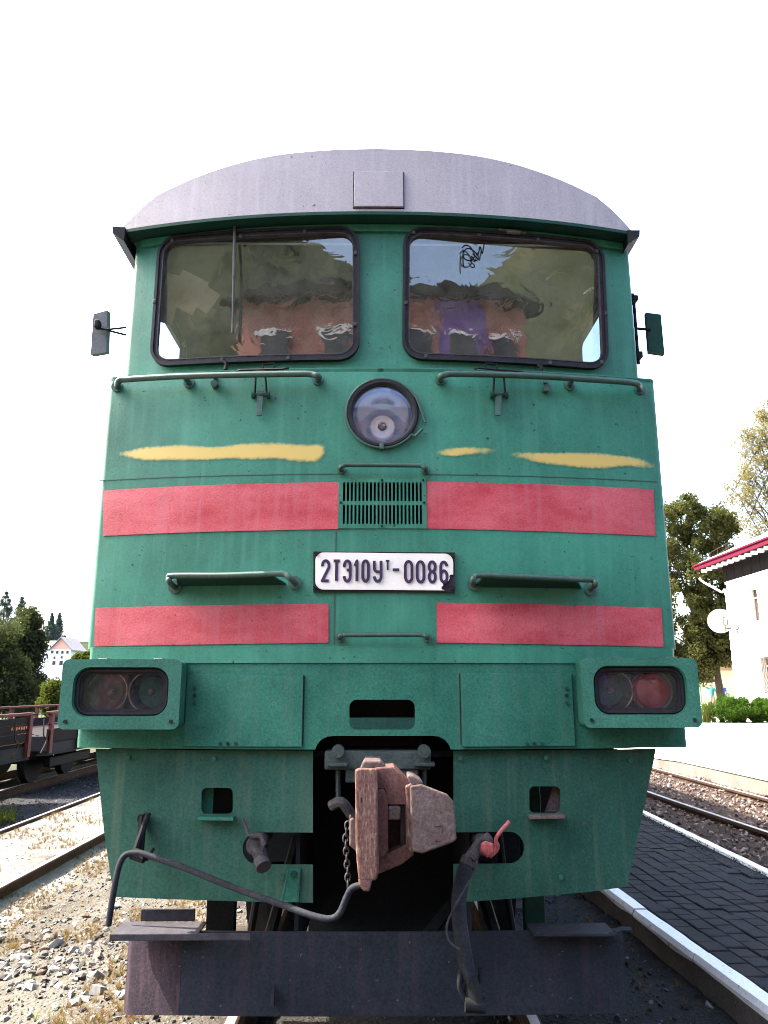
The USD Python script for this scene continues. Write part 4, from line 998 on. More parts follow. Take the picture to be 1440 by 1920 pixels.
m_sandbed = ground_mat('paver_bed', [(0.3, (0.010, 0.010, 0.010)), (0.7, (0.02, 0.019, 0.018))], fine=90)
m_railside = coat('rusty_rail', spec=0.12, c1=(0.026, 0.014, 0.009), c2=(0.062, 0.034, 0.021), rough=0.85, scale=7, fine=60, grain=0.5, bump=0.4)
m_railtop = coat('rail_head_steel', (0.34, 0.32, 0.31), (0.46, 0.44, 0.43), rough=0.4, scale=5, metallic=0.7, grain=0.3)
m_sleeper = coat('sleeper_wood', spec=0.12, c1=(0.02, 0.016, 0.014), c2=(0.04, 0.032, 0.027), rough=0.9, scale=6, grain=0.5, bump=0.6)


def stone_mat(name, stops):
    return mat(name, {'g': ('geometry', {}), 'o': ('object_info', {}), 'w': ('noise_texture', {'scale': 3.1, 'detail': 1.0}), 'wn': ('white_noise_texture', {}), 'sn': ('vector_math', {'math_type': 'snap', 'vector2': (0.04, 0.04, 0.04)}),
                      'n': ('noise_texture', {'scale': 60.0, 'detail': 3.0}), 'r': ('rgb_ramp', {'ramp': stops}), 'r2': ('rgb_ramp', {'ramp': [(0.3, (0.7,) * 3), (0.7, (1.1,) * 3)]}),
                      'x': ('mix_color', {'blend_type': 'multiply', 'fac': 1.0}), 'p': ('principled_bsdf', {'roughness': 0.9, 'specular_ior_level': 0.25})},
               [('o.random', 'r.fac'), ('g.position', 'n.vector'), ('n.fac', 'r2.fac'), ('r.color', 'x.a'), ('r2.color', 'x.b'), ('x.result', 'p.base_color')])


m_stone_grey = stone_mat('grey_stone', [(0.0, (0.035, 0.03, 0.026)), (0.35, (0.09, 0.083, 0.076)), (0.75, (0.20, 0.205, 0.20)), (1.0, (0.085, 0.058, 0.038))])
m_stone_brown = stone_mat('brown_stone', [(0.0, (0.035, 0.022, 0.017)), (0.4, (0.095, 0.064, 0.052)), (0.75, (0.16, 0.12, 0.10)), (1.0, (0.25, 0.22, 0.20))])
m_stone_dark = stone_mat('dark_gravel', [(0.0, (0.012, 0.012, 0.014)), (0.85, (0.03, 0.03, 0.034)), (1.0, (0.16, 0.16, 0.17))])  # darker stones for the shaded strips, shade included in the colour

# rails of the left track and the right track, read off the photograph
ZL = -0.33
XL = [-5.30, -3.80]
CRX = [(-8, 6.3), (0.0, 5.62), (5.4, 5.22), (8.6, 5.08), (13.0, 5.0), (20.0, 4.88), (40.0, 4.6), (120.0, 3.4)]


def cr(y):
    return np.interp(y, [a for a, _ in CRX], [b for _, b in CRX])


def ground_z(x, y):
    x, y = np.asarray(x, float), np.asarray(y, float)
    base = np.interp(x, [-300, -9, -6.4, -5.5, -5.36, -5.22, -4.6, -3.9, -3.74, -3.5, -2.9, -2.0, -1.3, 1.3, 1.85, 3.6, 3.9, 4.6, 5.7, 6.1, 6.5, 300],
                     [-0.6, -0.5, -0.48, -0.46, -0.44, -0.36, -0.37, -0.365, -0.50, -0.49, -0.42, -0.26, -0.17, -0.17, -0.2, -0.18, -0.115, -0.095, -0.09, -0.11, -0.14, -0.16])
    near = np.clip(1.3 - np.hypot(x, y) / 40, 0, 1)
    n = (meshkit.fbm(np.stack([x * 1.1, y * 1.1, x * 0], -1), 4, 3) - 0.5) * 0.10 + (meshkit.fbm(np.stack([x * 6, y * 6, x * 0], -1), 3, 5) - 0.5) * 0.05
    flat = np.clip(np.minimum(np.abs(x + 5.3), np.abs(x + 3.8)) / 0.4, 0.25, 1)
    return base + n * near * flat


gx = np.unique(np.concatenate([np.linspace(-9, 8, 171), -9 - np.geomspace(0.2, 600, 40), 8 + np.geomspace(0.2, 600, 40)]))
gy = np.unique(np.concatenate([np.linspace(-6, 16, 200), 16 + np.geomspace(0.15, 700, 50), -6 - np.geomspace(0.2, 300, 30)]))
X, Y = np.meshgrid(gx, gy)
Zg = ground_z(X, Y)
nx = len(gx)
idx = np.arange(len(gx) * len(gy)).reshape(len(gy), nx)
gf = np.stack([idx[:-1, :-1], idx[:-1, 1:], idx[1:, 1:], idx[1:, :-1]], -1).reshape(-1, 4)
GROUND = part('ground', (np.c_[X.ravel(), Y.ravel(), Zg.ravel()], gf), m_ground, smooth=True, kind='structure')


def rock(rng, n=13, flat=0.7):
    p = rng.normal(size=(n, 3))
    p /= np.linalg.norm(p, axis=1, keepdims=True)
    p *= rng.uniform(0.7, 1.0, (n, 1)) * np.array([1.0, rng.uniform(0.65, 0.95), rng.uniform(0.5, 0.8) * flat / 0.7])
    return trimesh.convex.convex_hull(p)


def scatter(name, label_kind, protos, mats_, P_, scales, rng, tilt=0.5, parent='/World', label=None, cat=None, upright=False):
    path = numbered(parent, name)
    pi = UsdGeom.PointInstancer.Define(stage, path)
    pr = []
    for i, (m, mm) in enumerate(zip(protos, mats_)):
        v, f = vf(m)
        q = f'{path}/{label_kind}_{i:03d}' if i else f'{path}/{label_kind}'
        usdkit.mesh(stage, q, (v, f), mm, smooth=False)
        pr.append(q)
    pi.CreatePrototypesRel().SetTargets(pr)
    n = len(P_)
    pi.CreateProtoIndicesAttr(Vt.IntArray.FromNumpy(rng.integers(0, len(protos), n).astype(np.int32)))
    pi.CreatePositionsAttr(Vt.Vec3fArray.FromNumpy(np.asarray(P_, np.float32)))
    sc = np.repeat(np.asarray(scales, np.float32)[:, None], 3, 1)
    pi.CreateScalesAttr(Vt.Vec3fArray.FromNumpy(sc))
    a = rng.uniform(0, 2 * PI, n)
    if upright:
        q = np.c_[np.cos(a / 2), np.zeros(n), np.zeros(n), np.sin(a / 2)]
    else:
        q = rng.normal(size=(n, 4)) * [1, tilt, tilt, 1]
        q /= np.linalg.norm(q, axis=1, keepdims=True)
    pi.CreateOrientationsAttr(Vt.QuathArray([Gf.Quath(float(w), float(x), float(y), float(z)) for w, x, y, z in q]))
    tag(pi, label, cat, None, 'stuff')
    return path


rng = np.random.default_rng(11)
rocks = [rock(rng) for _ in range(6)]


def spread(n, x0, x1, y0, y1, rng, power=1.0):
    y = y0 + (y1 - y0) * rng.random(n) ** power
    return rng.uniform(x0, x1, n), y


# loose stones one can tell apart in front of the left track: children of the ground
pts_ = []
while len(pts_) < 290:
    a, b = rng.uniform(-20, 250), rng.triangular(1690, 1785, 1925)
    if rng.random() < 0.22:
        b = rng.uniform(1610, 1920)
    p = at_z(a, b, -0.3)
    if p[0] < -3.7 or p[0] > -1.35:
        continue
    pts_.append(p)
for p in pts_:
    s = float(np.clip(rng.lognormal(math.log(0.030), 0.45), 0.014, 0.075))
    z = float(ground_z(p[0], p[1]))
    part('stone', moved(rock(rng), (p[0], p[1], z + s * 0.25), rz=rng.uniform(0, 6), rx=rng.uniform(-0.3, 0.3), s=s), m_stone_grey, GROUND, smooth=False)

x, y = spread(15000, -3.65, -1.0, -0.5, 16, rng, 1.7)
scatter('gravel', 'pebble', rocks, [m_stone_grey] * 6, np.c_[x, y, ground_z(x, y) + 0.002], rng.lognormal(math.log(0.013), 0.5, len(x)).clip(0.004, 0.04), rng, label='pale loose gravel between the locomotive and the left rails', cat='gravel')
x, y = spread(5500, -5.2, -3.9, 1, 20, rng, 1.5)
scatter('gravel', 'pebble', rocks, [m_stone_grey] * 6, np.c_[x, y, ground_z(x, y)], rng.lognormal(math.log(0.009), 0.4, len(x)).clip(0.004, 0.022), rng, label='fine sunlit gravel filling the left track between its rails', cat='gravel')
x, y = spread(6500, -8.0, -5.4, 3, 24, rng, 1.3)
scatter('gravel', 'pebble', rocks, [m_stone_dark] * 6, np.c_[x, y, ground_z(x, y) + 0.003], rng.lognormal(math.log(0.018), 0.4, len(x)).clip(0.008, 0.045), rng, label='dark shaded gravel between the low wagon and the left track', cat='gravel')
x, y = spread(17000, -2.35, 2.4, 3.0, 32, rng, 1.5)
x = x + cr(y) - 0.02
scatter('ballast', 'ballast_stone', rocks, [m_stone_brown] * 6, np.c_[x, y, ground_z(x, y) + 0.012], rng.lognormal(math.log(0.030), 0.3, len(x)).clip(0.012, 0.06), rng, label='brown stone ballast of the right track beside the white platform', cat='ballast')
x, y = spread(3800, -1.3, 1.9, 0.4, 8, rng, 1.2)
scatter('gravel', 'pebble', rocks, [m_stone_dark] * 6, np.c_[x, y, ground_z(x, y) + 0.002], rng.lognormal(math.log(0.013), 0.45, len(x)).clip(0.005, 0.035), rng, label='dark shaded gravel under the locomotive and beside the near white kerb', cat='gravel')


# dry grass: one tuft of blades, scattered
def tuft(rng, n, h, w, lean=0.5):
    vs, fs = [], []
    for i in range(n):
        a, r = rng.uniform(0, 2 * PI), rng.uniform(0, 0.3)
        b = np.array([math.cos(a) * r * h * 0.5, math.sin(a) * r * h * 0.5, 0])
        d = np.array([math.cos(a), math.sin(a), 0]) * rng.uniform(0.1, lean)
        hh = h * rng.uniform(0.5, 1.0)
        s = np.array([-math.sin(a), math.cos(a), 0]) * w
        k = len(vs)
        vs += [b - s, b + s, b + d * hh * 0.4 + [0, 0, hh * 0.6] - s * 0.7, b + d * hh * 0.4 + [0, 0, hh * 0.6] + s * 0.7, b + d * hh + [0, 0, hh]]
        fs += [[k, k + 1, k + 3], [k, k + 3, k + 2], [k + 2, k + 3, k + 4]]
    return np.array(vs), np.array(fs)


def leaf_mat(name, c1, c2, c3, trans=0.35, tint=(1.0, 1.1, 0.5)):
    return mat(name, {'g': ('geometry', {}), 'r': ('rgb_ramp', {'ramp': [(0.0, c1), (0.55, c2), (1.0, c3)]}), 'n': ('noise_texture', {'scale': 0.8, 'detail': 2.0}), 'mm': ('math', {'math_type': 'multiply_add', 'value2': 0.6}), 'ns': ('math', {'math_type': 'multiply', 'value2': 0.4}),
                      'd': ('diffuse_bsdf', {}), 't': ('translucent_bsdf', {}), 'tc': ('mix_color', {'blend_type': 'multiply', 'fac': 1.0, 'b': tint, 'use_clamp_result': False}), 'mx': ('mix_closure', {'fac': trans})},
               [('g.position', 'n.vector'), ('n.fac', 'ns.value1'), ('g.random_per_island', 'mm.value1'), ('ns.value', 'mm.value3'), ('mm.value', 'r.fac'), ('r.color', 'd.color'), ('r.color', 'tc.a'), ('tc.result', 't.color'), ('d.BSDF', 'mx.closure1'), ('t.BSDF', 'mx.closure2')], surface='mx.closure')


m_drygrass = leaf_mat('dry_grass_blades', (0.10, 0.065, 0.026), (0.17, 0.12, 0.05), (0.11, 0.095, 0.03), 0.3, (1, 0.95, 0.7))
m_greengrass = leaf_mat('green_grass_blades', (0.08, 0.10, 0.02), (0.13, 0.14, 0.03), (0.17, 0.16, 0.05), 0.3)
tufts = [tuft(rng, 16, 0.055, 0.0013, 1.3) for _ in range(4)]
x, y = spread(15000, -5.2, -0.9, 0.0, 18, rng, 1.6)
clump = meshkit.fbm(np.c_[x * 1.3, y * 1.3, x * 0], 3, 9) - 0.07 * (x < -3.85) + 0.18 * (np.minimum(np.abs(x + 3.5), np.abs(x + 1.5)) < 0.35)
k = clump > 0.50
x, y = x[k], y[k]
scatter('dry_grass', 'tuft', tufts, [m_drygrass] * 4, np.c_[x, y, ground_z(x, y) - 0.003], rng.uniform(0.5, 1.3, len(x)), rng, upright=True, label='short dry straw coloured grass around the left track', cat='grass')
x, y = spread(260, -3.5, -0.9, 0.6, 8, rng, 1.6)
k = meshkit.fbm(np.c_[x * 1.7, y * 1.7, x * 0], 3, 23) > 0.55
x, y = x[k], y[k]
scatter('green_weeds', 'tuft', tufts, [m_greengrass] * 4, np.c_[x, y, ground_z(x, y) - 0.003], rng.uniform(0.5, 1.1, len(x)), rng, upright=True, label='yellow green weeds sprouting in the gravel by the plow', cat='weeds')
x, y = spread(220, 1.2, 1.85, 0.8, 9, rng, 1.5)
scatter('dry_grass', 'tuft', tufts, [m_drygrass] * 4, np.c_[x, y, ground_z(x, y) - 0.003], rng.uniform(0.3, 0.9, len(x)), rng, upright=True, label='sparse shaded grass between the locomotive and the near kerb', cat='grass')

wp = at_z(3, 1545, -0.45)
part('yellow_plant', join(*[moved(tuft(rng, 16, 0.30, 0.012, 0.9), (wp[0] + dx, wp[1] + dy, -0.47)) for dx, dy in ((0, 0), (-0.15, 0.1), (0.08, 0.15))]), m_greengrass, smooth=False, label='yellow green weed growing beside the rail at the left edge', cat='weeds')

# ---- railway tracks
RAILP = [(-0.066, -0.172), (0.066, -0.172), (0.066, -0.16), (0.010, -0.145), (0.010, -0.045), (0.036, -0.036), (0.036, -0.006), (0.028, 0.0), (-0.028, 0.0), (-0.036, -0.006), (-0.036, -0.036), (-0.010, -0.045), (-0.010, -0.145), (-0.066, -0.16)]


def rail_mesh(path, prof):
    p = np.array(path, float)
    n, m = len(p), len(prof)
    v = np.vstack([[[q[0] + a, q[1], q[2] + b] for a, b in prof] for q in p])
    f = [[i * m + j, i * m + (j + 1) % m, (i + 1) * m + (j + 1) % m, (i + 1) * m + j] for i in range(n - 1) for j in range(m)]
    return vf((v, np.array(f)[:, ::-1]))


def track(label, cx, z, y0, y1, sleep_y, sz):
    ys = np.arange(y0, y1, 1.5)
    t = thing('railway_track', label, 'railway track')
    for s in (-0.75, 0.75):
        path = [(float(cx(yy)) + s, yy, z) for yy in ys]
        r = part('rail', rail_mesh(path, RAILP), m_railside, t, smooth=25)
        part('running_surface', rail_mesh([(a, b, c + 0.0015) for a, b, c in path], [(-0.027, -0.004), (0.027, -0.004), (0.024, 0.0), (-0.024, 0.0)]), m_railtop, r, smooth=False)
    for yy in sleep_y:
        c = float(cx(yy))
        part('sleeper', chbox(c - 1.3, c + 1.3, yy - 0.12, yy + 0.12, z - 0.34, sz + rng.uniform(-0.015, 0.01), 0.02), m_sleeper, t, smooth=False)
    return t


track('left railway track sunk in pale gravel beside the locomotive', lambda y: -4.55 + 0 * np.asarray(y), ZL, -4, 90, (), 0)
track('right railway track in brown ballast between the two platforms', cr, 0.0, -4, 90, np.arange(3.0, 22, 0.6), -0.118)
track('track under the green locomotive', lambda y: 0 * np.asarray(y), 0.0, -0.5, 60, np.arange(1.2, 9, 0.62), -0.15)
track('farther left track under the low wagons', lambda y: -8.0 + 0 * np.asarray(y), -0.30, -6, 80, (), 0)

# ---- narrow block paved platform
k1a, k1b = at_z(1440, 1892, 0.0), at_z(1133, 1667, 0.0)
k2a, k2b = at_z(1440, 1640, 0.0), at_z(1206, 1525, 0.0)
KY = np.array([-4.0, k1a[1] - 1.5, k1a[1], k1b[1], 7.0, 14.0, 40.0])
sl = (k1a[0] - k1b[0]) / (k1b[1] - k1a[1])
KX = np.array([k1a[0] + sl * 1.5 + 0.15, k1a[0] + sl * 1.3, k1a[0], k1b[0], k1b[0] - 0.06, k1b[0] - 0.08, k1b[0] - 0.08])
kerb1 = lambda y: np.interp(y, KY, KX)                    # left (near) top edge of the near kerb
kerb2 = lambda y: np.interp(y, [-4.0, k2a[1], k2b[1], 40.0], [k2a[0] - 0.06, k2a[0], k2b[0], k2b[0] + 0.1])
yy = np.linspace(-3, 40, 70)
pf = Polygon(np.vstack([np.c_[kerb1(yy) + 0.02, yy], np.c_[kerb2(yy) + 0.06, yy][::-1]]))
PLAT = part('paved_platform', ext_z(pf, -0.5, -0.022), m_sandbed, smooth=False, kind='structure')
# kerb stones, painted white
for kf, w, nm, ky0, ky1 in ((kerb1, 0.115, 'kerb_stone', -0.6, 12.0), (kerb2, 0.10, 'kerb_stone', 1.2, 22.0)):
    yv = ky0
    while yv < ky1:
        ln = 0.98
        ya, yb = yv + 0.004, yv + ln - 0.004
        xa, xb = float(kf(ya)), float(kf(yb))
        dz = rng.uniform(-0.006, 0.006)
        n_ = 9
        t = np.linspace(0, 1, n_)
        edge = (meshkit.noise(np.c_[np.linspace(ya, yb, n_) * 9, t * 0 + 2, t * 0]) - 0.5) * 0.006
        edge2 = (meshkit.noise(np.c_[np.linspace(ya, yb, n_) * 11, t * 0 + 7, t * 0]) - 0.5) * 0.010
        v = []
        for i in range(n_):
            yy_, xx_ = ya + (yb - ya) * t[i], xa + (xb - xa) * t[i]
            v += [[xx_, yy_, -0.42], [xx_ + edge[i] * 0.4, yy_, -0.03 + dz], [xx_ + 0.014 + edge[i], yy_, 0.004 + dz], [xx_ + w - 0.008 + edge2[i], yy_, 0.004 + dz], [xx_ + w + edge2[i], yy_, -0.02 + dz], [xx_ + w, yy_, -0.42]]
        f = [[i * 6 + j, i * 6 + (j + 1) % 6, (i + 1) * 6 + (j + 1) % 6, (i + 1) * 6 + j] for i in range(n_ - 1) for j in range(6)]
        v, f = vf((np.array(v), np.array(f)[:, ::-1]))
        e = (n_ - 1) * 6
        f = np.vstack([f, [[0, 1, 2], [0, 2, 3], [0, 3, 4], [0, 4, 5], [e, e + 2, e + 1], [e, e + 3, e + 2], [e, e + 4, e + 3], [e, e + 5, e + 4]]])
        ks = part(nm, (v, f), m_concdark, PLAT, smooth=20)  # side left dark, so its shade is held in the concrete tone
        tv, tf = [], []
        for i in range(n_):
            a_ = v[i * 6:i * 6 + 6]
            tv += [a_[1] + [-0.002, 0, -0.012 - 0.02 * meshkit.noise(np.array([[a_[1][1] * 3, 5.0, 0]]))[0]], a_[1] + [-0.002, 0, 0.002], a_[2] + [-0.001, 0, 0.002], a_[3] + [0, 0, 0.002], a_[4] + [0.002, 0, 0.001]]
        tf = [[i * 5 + j, i * 5 + j + 1, (i + 1) * 5 + j + 1, (i + 1) * 5 + j] for i in range(n_ - 1) for j in range(4)]
        part('white_paint', (np.array(tv), np.array(tf)[:, ::-1]), m_kerb, ks, smooth=False)
        yv += ln
# pavers: columns along the platform with staggered, unequal lengths
pav = []
u0, CW = 0.125, 0.142
ncol = int((1.36 - 0.0) / CW)
for c_ in range(ncol + 1):
    yv = -0.9 + rng.uniform(0, 0.2)
    while yv < 17:
        ln = rng.choice([0.12, 0.17, 0.22], p=[0.25, 0.35, 0.4])
        xa = float(kerb1(yv)) + u0 + c_ * CW
        if xa + CW < float(kerb2(yv)) - 0.01:
            xb = float(kerb1(yv + ln)) + u0 + c_ * CW
            pav.append((math.hypot((xa - CAM[0]), yv - CAM[1]), xa, xb, yv, ln))
        yv += ln
inview = []
for p in pav:
    q = np.array([p[1] + 0.07, p[3] + p[4] / 2, 0]) - CAM
    cx_, cd = q @ RIGHT, q @ FWD
    cy_ = q @ UP
    vis = cd > 0.5 and abs(FPX * cx_ / cd) < 740 and abs(FPX * cy_ / cd) < 980 and not (FPX * cx_ / cd + 720 < 1120)
    inview.append(vis)
order = sorted(range(len(pav)), key=lambda i: (not inview[i], pav[i][0]))
single, rest = order[:300], []


def paver(i):
    _, xa, xb, yv, ln = pav[i]
    dz = rng.uniform(-0.004, 0.003)
    v, f = chbox(xa + 0.0035, xa + CW - 0.0035, yv + 0.0035, yv + ln - 0.0035, -0.05, dz, 0.006)
    v = v.copy()
    v[:, 0] += (xb - xa) * (v[:, 1] - yv) / ln
    v[:, 2] += (v[:, 2] > -0.04) * ((v[:, 0] - xa) * rng.uniform(-0.03, 0.03) + (v[:, 1] - yv) * rng.uniform(-0.02, 0.02))
    return v, f


for i in single:
    part('paver', paver(i), m_pavers[rng.integers(0, 3)], PLAT, smooth=False)
part('pavers_further_off', join(*[paver(i) for i in order[300:] if inview[i] or pav[i][3] > 3]), m_pavers[0], PLAT, smooth=False, kind='stuff')
x, y = spread(2600, -0.42, 0.0, 2.2, 9, rng, 1.0)
x = kerb2(y) - np.abs(rng.normal(0, 0.16, len(y)))
scatter('grit', 'pebble', rocks, [m_stone_dark] * 6, np.c_[x, y, np.full(len(x), 0.001)], rng.lognormal(math.log(0.006), 0.4, len(x)).clip(0.002, 0.014), rng, label='fine grit lying on the pavers along the farther white kerb', cat='grit')

# ---- the wide station platform beyond the right track
ep = [at_z(1440, 1455, 0.2), at_z(1350, 1436, 0.2), at_z(1271, 1420, 0.2), at_z(1231, 1415, 0.2)]
edge = [(7.4, 2.0), (6.75, 6.5)] + [(p[0], p[1]) for p in ep] + [(5.9, 22.0), (5.75, 34.0), (5.6, 80.0)]
sp = Polygon(edge + [(60.0, 80.0), (60.0, 2.0)])
ST = part('station_platform', join(ext_z(sp.buffer(-0.02), -0.5, 0.12)), m_concdark, smooth=False, kind='structure')
part('platform_slab', ext_z(sp, 0.12, 0.2), m_conc, ST, smooth=False)

# ================================================================== WAGONS ON THE LEFT
m_wred = coat('wagon_red_paint', spec=0.12, c1=(0.07, 0.015, 0.018), c2=(0.12, 0.032, 0.032), rough=0.6, scale=3, chip=(0.05, 0.03, 0.025), chip_at=0.62, chip_scale=14, grain=0.5)
m_wood = coat('wagon_boards', spec=0.12, c1=(0.006, 0.003, 0.0025), c2=(0.012, 0.006, 0.005), rough=0.85, scale=5, grain=0.5, stretch=(1, 0.3, 3))
m_orange = coat('orange_stencil', (0.5, 0.13, 0.06), (0.65, 0.2, 0.1), rough=0.8, scale=30)
WX, WZ = -6.55, -0.30


def wagon(label, y0, y1, boards, group='low wagons on the left track'):
    t = thing('low_wagon', label, 'wagon', (-8.0, y0, WZ), group=group)
    xa, xb = -9.45, WX
    part('deck', bx(xa + 0.05, xb - 0.05, y0, y1, 0.55, 0.62), m_wood, t)
    part('sill', join(bx(xb - 0.16, xb - 0.03, y0, y1, 0.33, 0.55), bx(xb - 0.2, xb - 0.0, y0, y1, 0.31, 0.335)), m_dark, t)
    part('sill', bx(xa + 0.03, xa + 0.16, y0, y1, 0.32, 0.55), m_dark, t)
    part('end_beam', bx(xa, xb, y0 - 0.02, y0 + 0.12, 0.40, 0.68), m_dark, t)
    part('end_beam', bx(xa, xb, y1 - 0.12, y1 + 0.02, 0.40, 0.68), m_dark, t)
    ztop = 1.165
    n = int((y1 - y0) / 1.5)
    ys = np.linspace(y0 + 0.1, y1 - 0.1, n + 1)
    for s, xx in ((1, xb), (-1, xa)):
        part('top_rail', rbox(min(xx, xx - s * 0.09), max(xx, xx - s * 0.09), y0, y1, ztop - 0.055, ztop, 0.012), m_wred, t)
        if boards:
            for i, (za, zb) in enumerate(((0.63, 0.79), (0.795, 0.95), (0.955, 1.078))):
                part('side_board', bx(xx - s * 0.02 - 0.02, xx - s * 0.02 + 0.02, y0 + 0.02, y1 - 0.02, za, zb), m_wood, t)
        else:
            part('middle_rail', bx(xx - s * 0.03 - 0.025, xx - s * 0.03 + 0.025, y0, y1, 0.905, 0.935), m_dark, t)
            part('side_board', bx(xx - s * 0.02 - 0.02, xx - s * 0.02 + 0.02, y0, y1, 0.56, 0.82), m_wood, t)
        for yy_ in ys:
            part('stake', bx(min(xx + s * 0.035, xx - s * 0.03), max(xx + s * 0.035, xx - s * 0.03), yy_ - 0.06, yy_ + 0.06, 0.36, ztop - 0.056), m_wred, t)
    for yc in (y0 + 1.9, y1 - 1.9):
        bg = part('bogie', join(rbox(xb - 0.36, xb - 0.22, yc - 1.15, yc + 1.15, 0.02, 0.22, 0.02), rbox(xa + 0.22, xa + 0.36, yc - 1.15, yc + 1.15, 0.02, 0.22, 0.02), rbox(-8.75, -7.25, yc - 0.2, yc + 0.2, 0.0, 0.3, 0.02)), m_dark, t, kind=None)
        for yw in (yc - 0.92, yc + 0.92):
            for xw in (-7.25, -8.75):
                pr = [(0.0, -0.065), (0.42, -0.05), (0.475, -0.05), (0.475, 0.06), (0.5, 0.06), (0.5, 0.085), (0.0, 0.05)]
                v, f = revolve_y(pr, (0, 0, 0), 24)
                part('wheel', (np.c_[v[:, 1] * (-1 if xw > -8 else 1), v[:, 0], v[:, 2]] + [xw, yw, WZ + 0.475], f), m_dark, bg)
    return t


w1 = wagon('dark red low sided wagon with orange numbers on its boards', -2.0, 11.3, True)
w2 = wagon('open rail sided wagon coupled behind the numbered one, half hidden by the locomotive', 12.1, 26.0, False)
# stencilled number
a, b = at_x(20, 1371, WX + 0.003), at_x(61, 1358, WX + 0.003)
Y0, Y1 = a[1], b[1]
Zb, Zt = a[2] + 0.0, b[2] - 0.02
n9 = '432458722'
for i, chh in enumerate(n9):
    cw = (Y1 - Y0) / len(n9)
    g = glyph(chh, Y0 + i * cw + 0.02, Y0 + (i + 1) * cw - 0.03, Zb, Zt, 0.035)
    # faces +x: reading direction is along +y here
    part('number', ext_x(g, WX + 0.0015, WX + 0.0045), m_orange, w1, smooth=False)
a, b = at_x(34, 1377, WX + 0.003), at_x(61, 1372, WX + 0.003)
part('stencil_line', join(*[bx(WX + 0.0015, WX + 0.0045, yv, yv + 0.07, a[2], b[2] - 0.01) for yv in np.arange(a[1], b[1], 0.12)]), m_orange, w1, kind='stuff')
for yy_, dz in ((at_x(20, 1388, WX)[1], 0.0), (at_x(74, 1388, WX)[1], 0.05)):
    part('strap', tube(spline([[WX + 0.05, yy_, 1.02], [WX + 0.06, yy_ + 0.03, 0.72], [WX + 0.09, yy_ + 0.12, 0.62], [WX + 0.07, yy_ - 0.05, 0.4]], 4), 0.014, 6), m_railside, w1)

# ================================================================== TREES AND SHRUBS
m_bark = coat('bark', spec=0.12, c1=(0.03, 0.024, 0.018), c2=(0.07, 0.055, 0.042), rough=0.95, scale=4, grain=0.5, stretch=(4, 4, 0.6))
m_leaf_dark = leaf_mat('dark_leaves', (0.028, 0.034, 0.014), (0.115, 0.112, 0.040), (0.38, 0.29, 0.10), 0.45)  # brightest tone puts sun-lit leaf highlights into the colour
m_leaf_left = leaf_mat('hedge_leaves', (0.022, 0.028, 0.017), (0.075, 0.082, 0.045), (0.26, 0.23, 0.11), 0.45)  # palest tone paints the sun on the leaves
m_leaf_pale = leaf_mat('pale_yellowing_leaves', (0.13, 0.12, 0.06), (0.22, 0.185, 0.09), (0.30, 0.24, 0.13), 0.4, (1, 0.95, 0.6))
m_leaf_yel = leaf_mat('yellow_green_leaves', (0.04, 0.05, 0.014), (0.085, 0.095, 0.022), (0.20, 0.19, 0.05), 0.4)
m_leaf_spruce = leaf_mat('spruce_needles', (0.05, 0.07, 0.068), (0.08, 0.105, 0.10), (0.12, 0.14, 0.125), 0.15)
m_leaf_jun = leaf_mat('juniper_foliage', (0.016, 0.042, 0.007), (0.055, 0.10, 0.014), (0.20, 0.22, 0.04), 0.35)


def leaves(rng, centers, radii, per, size, shape=1.0, up=0.2):
    """leaf-sized folded faces spread through clumps"""
    V, F, k = [], [], 0
    for c, r in zip(centers, radii):
        n = int(per)
        d = rng.normal(size=(n, 3)); d /= np.linalg.norm(d, axis=1, keepdims=True)
        p = np.array(c) + d * (np.asarray(r) * rng.random((n, 1)) ** 0.45)
        nrm = d + rng.normal(size=(n, 3)) * 0.8 + [0, 0, up]
        nrm /= np.linalg.norm(nrm, axis=1, keepdims=True)
        t = np.cross(nrm, rng.normal(size=(n, 3))); t /= np.linalg.norm(t, axis=1, keepdims=True)
        b = np.cross(nrm, t)
        s = size * rng.uniform(0.6, 1.3, (n, 1))
        q = np.stack([p - t * s, p + b * s * 0.55 * shape + nrm * s * 0.15, p + t * s, p - b * s * 0.55 * shape + nrm * s * 0.15], 1)
        V.append(q.reshape(-1, 3))
        i = k + np.arange(n)[:, None] * 4
        F.append(np.hstack([i, i + 1, i + 2])); F.append(np.hstack([i, i + 2, i + 3]))
        k += 4 * n
    return np.vstack(V), np.vstack(F)


def crown_clumps(rng, lobes, n, cr_):
    """clump centres spread over the outer part of ellipsoid lobes"""
    out = []
    for c, r in lobes:
        m = max(3, int(n / len(lobes)))
        d = rng.normal(size=(m, 3)); d /= np.linalg.norm(d, axis=1, keepdims=True)
        out.append(np.array(c) + d * np.asarray(r) * rng.uniform(0.55, 1.0, (m, 1)))
    out = np.vstack(out)
    return out, cr_ * rng.uniform(0.6, 1.35, len(out))


